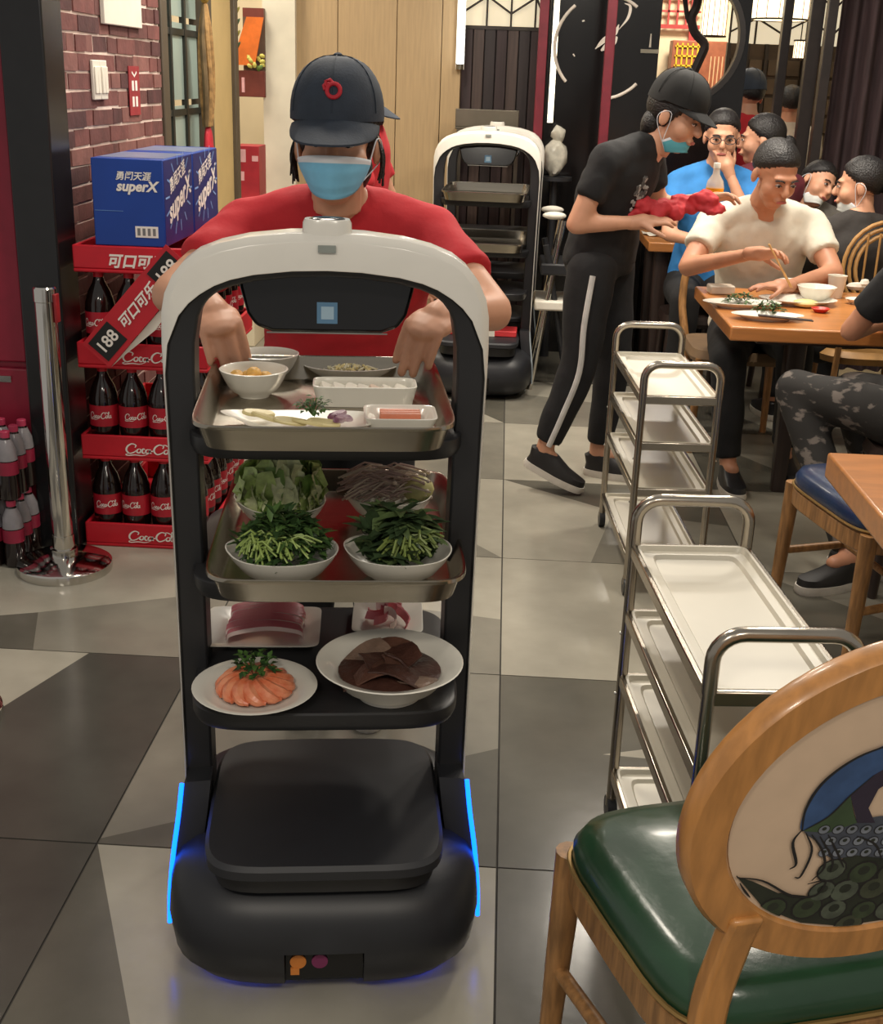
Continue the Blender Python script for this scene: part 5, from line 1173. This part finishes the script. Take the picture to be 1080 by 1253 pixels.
# --- woman with her mask at the ear, child beside her
J = auto(1.5, 5.5, 1.75, 'sit', zs=.46); h_ = AY(1052, 228, 5.6); d_ = h_-J['head']
for k in list(J):
    if isinstance(J[k], V) and k[:2] not in ('an', 'to', 'kn'): J[k] = J[k]+d_
for k in 'LR': J['kn'+k] += V((d_.x, d_.y, d_.z)); J['an'+k] += V((d_.x, d_.y, 0)); J['toe'+k] += V((d_.x, d_.y, 0))
J['yaw'] = -pi/2-.35; J['pitch'] = .1
ww, HM, MW = person('woman in a dark top with tied hair turned to the child', J, .013, skin_m, mat('charcoal_top', (52, 48, 46), .85, var=.15, bump=.2, bscale=30), blk_cloth, black_m, hair='bun')
face_mask(ww, HM, mat('mask_pale', (206, 208, 204), .7), dz=-.105, dy=.035, sc=.82, rx=-.6)
J = auto(1.4, 5.85, -pi/2, 'sit', zs=.5, sc=.8); h_ = AY(1000, 226, 6.4); d_ = h_-J['head']
for k in list(J):
    if isinstance(J[k], V) and k[:2] not in ('an', 'to', 'kn'): J[k] = J[k]+d_
for k in 'LR': J['kn'+k] += V((d_.x, d_.y, d_.z)); J['an'+k] += V((d_.x, d_.y, 0)); J['toe'+k] += V((d_.x, d_.y, 0))
J['yaw'] = .5; J['pitch'] = .1; J['roll'] = .5
kd, HM, MW = person('small child with a mask below the chin looking up beside the woman', J, .014, skin_m, mat('grey_kid_top', (120, 116, 110), .8), blk_cloth, black_m, sc=.8, hs=.95)
face_mask(kd, HM, mat('mask_pale', (206, 208, 204), .7), dz=-.105, dy=.035, sc=.82, rx=-.6)
s5 = copy_tree(st2); s5.location = (J['pelvis'].x, J['pelvis'].y, 0); tag(s5, 'dark wooden stool under the small child', 'stool')
# woven chair back at the right
wc = thing('wicker_chair', 'round-backed wicker chair beyond the crumpled tissues', 'chair', AY(1085, 335, 5.36)*1.0); wc.location.z = 0; z_ = AY(1075, 330, 5.36).z
for r in (.18, .155, .13): MB().tube([V((r*1.05*cos(a), .03*sin(a), z_+r*1.1*sin(a))) for a in [i*pi/14 for i in range(28)]], .009, 8, closed=True).build('back_hoop', mat('cane', (176, 132, 76), .5, var=.15), wc)
for i in range(5): MB().cone((-.10+i*.05, 0, z_-.15), (-.10+i*.05, 0, z_+.15), .005, .005, 8).build('back_cane', mat('cane', (176, 132, 76)), wc)
MB().loft([ring(.42, .4, .40, 3, 28, 0, .2), ring(.44, .42, .43, 3, 28, 0, .2), ring(.40, .38, .455, 3, 28, 0, .2)]).build('seat', mat('cane', (176, 132, 76)), wc)
for sx in (-1, 1):
    MB().cone((sx*.17, .02, 0), (sx*.15, 0, z_-.10), .016, .012, 10).build('leg', oak2, wc); MB().cone((sx*.17, .36, 0), (sx*.16, .34, .41), .016, .014, 10).build('leg', oak2, wc)
# far figures
J = auto(AY(918, 130, 7.95).x, 7.95, pi/2+.4, 'stand', sc=.93); d_ = AY(916, 112, 8.1).z-J['head'].z
rp, HM, MW = person('far staff member in red with a dark cap seen through the room', J, .016, skin_m, red_cloth, blk_cloth, black_m, sleeve=.7); cap(rp, HM, cap_m, False)
J = auto(AY(964, 140, 8.5).x, 8.45, pi/2, 'stand', sc=.9)
person('far person in a white shirt standing by the brown screen doors', J, .016, skin_m, mat('white_shirt', (214, 206, 190), .8), blk_cloth, black_m)
# ------------------------------------------------------------------ rear of the room
lit_m = mat('lit_paper', (236, 222, 190), .8, var=.04, emis=.7)
lat_m = mat('lattice_dark', (60, 52, 44), .5)
lamp_m = mat('lantern_paper', (255, 232, 190), .7, var=.05, scale=40, emis=2.6)
stripe = [mat('board_plum', (64, 48, 48), .45, var=.2, scale=4, stretch=(14, 14, 1)), mat('board_brown', (80, 64, 58), .45, var=.2, scale=4, stretch=(14, 14, 1)), mat('board_dark', (46, 36, 36), .45, var=.2, scale=4, stretch=(14, 14, 1))]
YB = 7.62
x0, x1 = AY(563, 100, YB).x, AY(660, 100, YB).x; zt_ = AY(610, 32, YB).z
w1 = MB().box(x0, x1, YB+.03, YB+.1, 0, zt_).build('wall_screen', darkwood_m); tag(w1, kind='structure')
n = 7
for i in range(n):
    a = x0+(x1-x0)*i/n; b = x0+(x1-x0)*(i+1)/n; MB().box(a+.003, b-.003, YB, YB+.03, 0, zt_-.02).build('board', stripe[i % 3], w1, bevel=.002)
MB().box(x0, x1, YB-.005, YB+.1, zt_-.02, zt_).build('rail', lat_m, w1)
def lattice(name, xa, xb, Y, za, zb, step=.14):
    w = MB().box(xa, xb, Y+.05, Y+.07, za, zb).build(name, lit_m); tag(w, kind='structure')
    k = 0; x = xa
    while x < xb:
        MB().box(x-.006, x+.006, Y, Y+.02, za, zb).build('lattice_bar', lat_m, w)
        xe = min(x+step, xb)
        z = za-.1
        while z < zb:
            s = .09 if k % 2 == 0 else -.09; z0_, z1_ = z+(.0 if s > 0 else .09), z+(.09 if s > 0 else 0)
            z0_, z1_ = max(za, min(zb, z0_)), max(za, min(zb, z1_))
            if abs(z0_-z1_) > .01: MB().bar((x, Y+.01, z0_), (xe, Y+.01, z1_), .012, .012).build('lattice_bar', lat_m, w)
            z += .17
        x += step; k += 1
    return w
lattice('window_1', x0, x1, YB+.02, zt_, zt_+.7)
shp = thing('steel_tray', 'shallow steel tray rack on a stand behind the parked robots', 'tray', (AY(598, 150, 7.42).x, 7.42, 0))
zz = AY(598, 158, 7.42).z
MB().box(-.19, .17, -.12, .12, zz, zz+.012).build('shelf', dsteel_m, shp, bevel=.003); MB().box(-.19, .17, -.12, -.108, zz+.012, zz+.11).build('front_lip', dsteel_m, shp, bevel=.003)
for sx in (-.18, .155):
    for sy in (-.11, .11): MB().box(sx, sx+.02, sy-.01, sy+.01, 0, zz).build('leg', dsteel_m, shp)
# red lacquer posts
lac = mat('red_lacquer', (112, 30, 44), .4, var=.12)
def redpost(px, py, Y, w, name, z0=0):
    x = AY(px, py, Y).x; o = MB().box(x-w/2, x+w/2, Y-w/2, Y+w/2, z0, 2.9).build(name, lac, bevel=.004); tag(o, kind='structure')
redpost(661, 100, 7.1, .05, 'trim_1'); redpost(744, 80, 6.9, .05, 'trim_2')
wsx = AY(677, 75, 7.3).x; o = MB().box(wsx-.016, wsx+.016, 7.28, 7.30, AY(675, 150, 7.3).z, 2.9).build('trim_3', mat('pale_strip', (236, 224, 200), .5, var=0, emis=4.0)); tag(o, kind='structure')
# black panel wall with a moon gate
Yp = 7.34; xa, xb = wsx-.06, AY(915, 60, Yp).x
mc = AY(830, 46, Yp); mr = (AY(905, 46, Yp).x-AY(830, 46, Yp).x)
pb = MB(); N = 48; zt2 = 2.9
circ = [(mc.x+mr*cos(2*pi*i/N), mc.z+mr*sin(2*pi*i/N)) for i in range(N)]
def boxpt(i):
    a = 2*pi*i/N; dx, dz = cos(a), sin(a); ks = []
    if dx > 1e-6: ks.append((xb-mc.x)/dx)
    if dx < -1e-6: ks.append((xa-mc.x)/dx)
    if dz > 1e-6: ks.append((zt2-mc.z)/dz)
    if dz < -1e-6: ks.append((0-mc.z)/dz)
    k = min(ks); return (mc.x+dx*k, mc.z+dz*k)
outp = [boxpt(i) for i in range(N)]
corner = [(xb, zt2), (xa, zt2), (xa, 0), (xb, 0)]
for y in (Yp, Yp+.06):
    b0 = len(pb.v); pb.v += [V((x, y, z)) for x, z in circ]+[V((x, y, z)) for x, z in outp]
    for i in range(N): j = (i+1) % N; pb.f.append((b0+i, b0+j, b0+N+j, b0+N+i)); pb.m.append(0)
    for (cx_, cz_) in corner:
        best = None
        for i in range(N):
            j = (i+1) % N; p, q = outp[i], outp[j]
            if (abs(p[0]-cx_) < 1e-6 and abs(q[1]-cz_) < 1e-6) or (abs(p[1]-cz_) < 1e-6 and abs(q[0]-cx_) < 1e-6): best = (i, j)
        if best and (outp[best[0]] != (cx_, cz_)): pb.v.append(V((cx_, y, cz_))); pb.f.append((b0+N+best[0], b0+N+best[1], len(pb.v)-1)); pb.m.append(0)
for i in range(N): j = (i+1) % N; pb.f.append((i, j, 2*N+4+j if False else i, i)) if False else None
gate = pb.build('wall_moon_gate', mat('black_lacquer', (20, 18, 18), .16, var=.1)); tag(gate, kind='structure')
rm_ = mat('gate_rim', (34, 28, 26), .4)
MB().loft([[V((mc.x+r*cos(a), y, mc.z+r*sin(a))) for r, y in ((mr, Yp-.01), (mr+.03, Yp-.01), (mr+.03, Yp+.07), (mr, Yp+.07))] for a in [2*pi*i/N for i in range(N+1)]], caps=False).build('gate_rim', rm_, gate)
lf0, lf1 = AY(684, 60, Yp-.06).x-.06, AY(806, 60, Yp-.06).x
MB().box(lf0, lf1, Yp-.06, Yp-.012, 0, 2.9).build('door_leaf', mat('black_lacquer', (20, 18, 18)), gate, bevel=.004)
Yr = Yp; Yp = Yp-.06
# white broken ring and blossom branch on the black panel
rc_ = AY(738, 58, Yp); rr_ = AY(738+60, 58, Yp).x-rc_.x
wh = mat('ring_white', (222, 212, 200), .4)
for (a0, a1) in ((2.25, 3.9), (.9, 1.75), (-1.35, -.75)):
    MB().tube([V((rc_.x+rr_*cos(a0+(a1-a0)*i/16), Yp-.006, rc_.z+rr_*sin(a0+(a1-a0)*i/16))) for i in range(17)], .009, 8).build('ring_arc', wh, gate)
for pts_, w in (([(728, 60), (738, 50), (752, 40), (757, 30)], .03), ([(735, 62), (748, 52), (755, 45)], .045), ([(757, 36), (768, 22), (771, 8), (764, 4)], .016), ([(712, 26), (715, 25)], .012), ([(701, 66), (703, 69)], .01)):
    q = [AY(x, y, Yp-.004) for x, y in pts_]; q = catmull(q, 5) if len(q) > 2 else q; k = len(q)
    MB().ribbon(q, [w*max(.2, sin(pi*(i+.5)/k)) for i in range(k)], n=(0, -1, 0)).build('brush_mark', wh, gate)
hd_ = AY(795, 58, Yp-.01); MB().loft([[hd_+V((x, y, z)) for x, y, z in ((-.006, 0, 0), (.006, 0, 0), (0, -.01, 0))], [hd_+V((x, y, .07)) for x, y in ((-.003, 0), (.003, 0), (0, -.004))]]).build('door_pull', wh, gate)
MB().box(hd_.x-.05, hd_.x+.05, Yp-.015, Yp, hd_.z-.03, hd_.z-.01).build('door_pull', dsteel_m, gate)
Yp = Yr
# room seen through the gate
wf = MB().box(-1.2, 3.8, 10.6, 10.7, 0, 2.9).build('wall_far', mat('far_wall', (232, 212, 176), .8, var=.05)); tag(wf, kind='structure')
wr_ = MB().box(3.7, 3.8, 1.5, 10.6, 0, 2.9).build('wall_right', plaster_m); tag(wr_, kind='structure')
area('far_room_light', (1.4, 9.4, 2.8), 70, .6)
d2 = thing('lattice_cabinet', 'reddish brown cabinet with yellow lattice beyond the moon gate', 'cabinet', (AY(850, 60, 10.2).x, 10.3, 0))
MB().box(-.16, .30, 0, .2, 0, 1.86).build('body', mat('cab_brown', (140, 78, 50), .5, var=.15), d2, bevel=.005)
for i in range(5):
    MB().box(-.13+i*.04, -.118+i*.04, -.012, 0, 1.52, 1.84).build('lattice_bar', mat('lattice_gold', (214, 170, 40), .4), d2); MB().box(-.14, .05, -.012, 0, 1.53+i*.07, 1.542+i*.07).build('lattice_bar', mat('lattice_gold', (214, 170, 40)), d2)
for i in range(4): MB().box(.14+i*.03, .148+i*.03, -.01, 0, 1.2, 1.75).build('lattice_bar', mat('cab_pale', (206, 160, 120), .5), d2)
rl = thing('red_lattice_frame', 'red lattice frame on the pale wall beyond the moon gate', 'frame', (AY(830, 15, 10.5).x, 10.52, AY(830, 35, 10.5).z))
rdm = mat('lattice_red', (168, 52, 48), .5)
MB().box(-.22, .18, 0, .03, 0, .03).build('bar', rdm, rl)
for i in range(6): MB().box(-.22+i*.07, -.205+i*.07, 0, .03, .03, .5).build('bar', rdm, rl)
for i in range(4): MB().box(-.22, .18, 0, .025, .12+i*.11, .135+i*.11).build('bar', rdm, rl)
MB().box(.10, .15, 0, .03, -1.2, .5).build('bar', rdm, rl)
br = thing('gnarled_branch', 'dark gnarled branch sculpture standing inside the moon gate', 'sculpture', (AY(850, 115, 7.75).x, 7.75, 0))
q = [AY(x, y, 7.75)-V(br.location) for x, y in ((850, 112), (848, 92), (856, 72), (862, 55), (850, 40), (846, 22), (852, 8), (856, -14))]
MB().tube(catmull([(0, 0, .02), (0.02, 0, .6)]+[tuple(p) for p in q], 4), [.045]*1+[.04]*8+[.028]*200 if False else .026, 8).build('trunk', mat('branch_dark', (40, 28, 26), .6, var=.2), br)
MB().tube(catmull([tuple(q[4]), tuple(q[4]+V((-.05, 0, .08))), tuple(q[4]+V((-.08, 0, .2)))], 4), .014, 8).build('twig', mat('branch_dark', (40, 28, 26)), br)
MB().lathe([(.14, 0), (.14, .04), (.05, .06)], 20).build('base', black_m, br)
# right part: brown screen doors with lit lattice above, dark posts, curtain
Ys = 8.9; xs0, xs1 = AY(908, 80, Ys).x, AY(1030, 80, Ys).x; zs_ = AY(940, 54, Ys).z
sd = MB().box(xs0-.1, xs1, Ys+.04, Ys+.09, 0, zs_).build('wall_screen_doors', mat('screen_brown', (92, 76, 58), .5, var=.2, scale=4, stretch=(1, 1, 6))); tag(sd, kind='structure')
nb_ = 6
for i in range(nb_):
    a = xs0-.1+(xs1-xs0+.1)*i/nb_; b = xs0-.1+(xs1-xs0+.1)*(i+1)/nb_
    for z0_ in [0.05+.12*j for j in range(14)]:
        if z0_+.1 < zs_: MB().box(a+.02, b-.02, Ys+.02, Ys+.04, z0_, z0_+.1).build('slat', mat('slat_brown', (104, 88, 68), .5, var=.2, scale=5), sd, bevel=.004)
    MB().box(a-.012, a+.012, Ys+.0, Ys+.05, 0, zs_).build('stile', lat_m, sd)
lattice('window_2', xs0-.1, xs1, Ys+.02, zs_, zs_+.8, .17)
for i, (px, py, Y, w) in enumerate(((955, 90, 7.6, .05), (990, 90, 7.2, .07), (1008, 90, 6.9, .05))):
    x = AY(px, py, Y).x; o = MB().box(x-w/2, x+w/2, Y-.03, Y+.03, 0, 2.9).build('trim_%d' % (i+4), mat('post_dark', (36, 28, 26), .4, var=.2), bevel=.003); tag(o, kind='structure')
ct = thing('curtain', 'dark plum floor-length curtain hanging at the right', 'curtain', (AY(1050, 100, 7.05).x, 7.05, 0))
xa_, xb_ = AY(1018, 100, 7.05).x-ct.location.x, 1.6
cm = MB(); k = 150; pts = [V((xa_+(xb_-xa_)*i/k, .035*sin(i*.75)+.015*sin(i*.31), 0)) for i in range(k+1)]
cm.loft([[p+V((0, 0, z)) for p in pts]+[p+V((0, .012, z)) for p in reversed(pts)] for z in (.02, 1.3, 2.6)]); cm.build('cloth', mat('plum_curtain', (58, 42, 44), .8, var=.25, scale=6, stretch=(10, 10, 1)), ct, angle=80)
MB().cone((xa_-.1, .0, 2.62), (xb_+.1, .0, 2.62), .015, .015, 10).build('rod', black_m, ct)
# paper lanterns
def lantern(px, py, Y, r, h, label):
    p = AY(px, py, Y); t = thing('paper_lantern', label, 'lantern', (p.x, p.y, p.z-h/2))
    MB().lathe([(r*.96, 0), (r, h*.1), (r, h*.9), (r*.96, h)], 28, caps=False).build('shade', lamp_m, t)
    for z in (0, h): MB().tube([V((r*1.02*cos(a), r*1.02*sin(a), z)) for a in [i*pi/14 for i in range(28)]], .006, 6, closed=True).build('hoop', lat_m, t)
    for i in range(14): a = i*2*pi/14; MB().cone((r*1.01*cos(a), r*1.01*sin(a), 0), (r*1.01*cos(a), r*1.01*sin(a), h), .0025, .0025, 5).build('rib', mat('rib_tan', (150, 110, 70), .5), t)
    MB().cone((0, 0, h*.5), (0, 0, 2.9-t.location.z), .004, .004, 6).build('cord', black_m, t)
    MB().ell((0, 0, h*.5), .03, None, 12).build('bulb', mat('bulb', (255, 236, 200), .5, var=0, emis=8), t)
lantern(874, 22, 8.2, .075, .21, 'glowing paper lantern hung inside the moon gate')
lantern(956, 2, 7.9, .165, .2, 'wide ribbed paper lantern before the lit lattice')
lantern(897, 62, 9.8, .045, .10, 'tiny square-looking lantern deep beyond the moon gate')
lantern(978, 61, 8.5, .038, .11, 'slim bright lantern before the brown screen doors')
# folded high chair behind the waiter
hc2 = thing('high_chair', 'black high chair with white plastic trim behind the waiter', 'high chair', (AY(680, 330, 6.3).x, 6.3, 0))
hp = lambda x, y: AY(x, y, 6.3)-V(hc2.location)
MB().cone(hp(690, 270), V((hp(652, 398).x, 0, 0)), .014, .014, 10).build('leg', chrome_m, hc2); MB().cone(hp(668, 300), V((hp(700, 400).x, 0.05, 0)), .016, .016, 10).build('leg', black_m, hc2)
MB().cone(hp(690, 270)+V((0, .3, 0)), V((hp(652, 398).x, .3, 0)), .014, .014, 10).build('leg', chrome_m, hc2); MB().cone(hp(668, 300)+V((0, .3, 0)), V((hp(700, 400).x, .3, 0)), .016, .016, 10).build('leg', black_m, hc2)
c_ = hp(690, 330); MB().box(c_.x-.12, c_.x+.2, -.02, .32, c_.z-.03, c_.z+.03).build('seat', black_m, hc2, bevel=.01)
c_ = hp(683, 264); MB().ell((c_.x-.02, 0, c_.z), (.06, .03, .02)).build('armrest', white_m, hc2); MB().ell((c_.x-.02, .3, c_.z), (.06, .03, .02)).build('armrest', white_m, hc2)
c_ = hp(668, 372); MB().box(c_.x-.06, c_.x+.14, -.03, .31, c_.z-.03, c_.z+.02).build('footrest', white_m, hc2, bevel=.01)
c_ = hp(690, 290); MB().box(c_.x+.12, c_.x+.15, 0, .3, c_.z-.2, c_.z+.25).build('backrest', black_m, hc2, bevel=.01)
# plastic bag of packaging on a dark stand behind the high chair
bs = thing('plant_stand', 'slim dark stand holding a pale plastic bag by the red post', 'stand', (AY(678, 215, 7.15).x, 7.15, 0))
z_ = AY(678, 216, 7.15).z
MB().lathe([(.10, z_-.02), (.10, z_)], 20).build('top', black_m, bs); MB().cone((0, 0, 0), (0, 0, z_-.02), .03, .02, 12).build('post', black_m, bs)
bg = thing('plastic_bag', 'pale crumpled plastic bag on the slim dark stand', 'bag', (AY(678, 215, 7.15).x, 7.15, z_+.001))
mb = MB().ell((0, 0, .1), (.065, .06, .1), None, 20); mb.ell((0.01, 0, .22), (.04, .04, .05), None, 14)
mb.v = [p+V((NZ.noise(p*30), NZ.noise(p*31+V((3, 0, 0))), NZ.noise(p*29+V((0, 5, 0)))))*.015 for p in mb.v]
zm = min(p.z for p in mb.v); mb.v = [p-V((0, 0, zm)) for p in mb.v]
mb.build('bag', mat('bag_plastic', (190, 186, 172), .25, var=.2, scale=20), bg)

bpy.data.scenes.remove(WS)
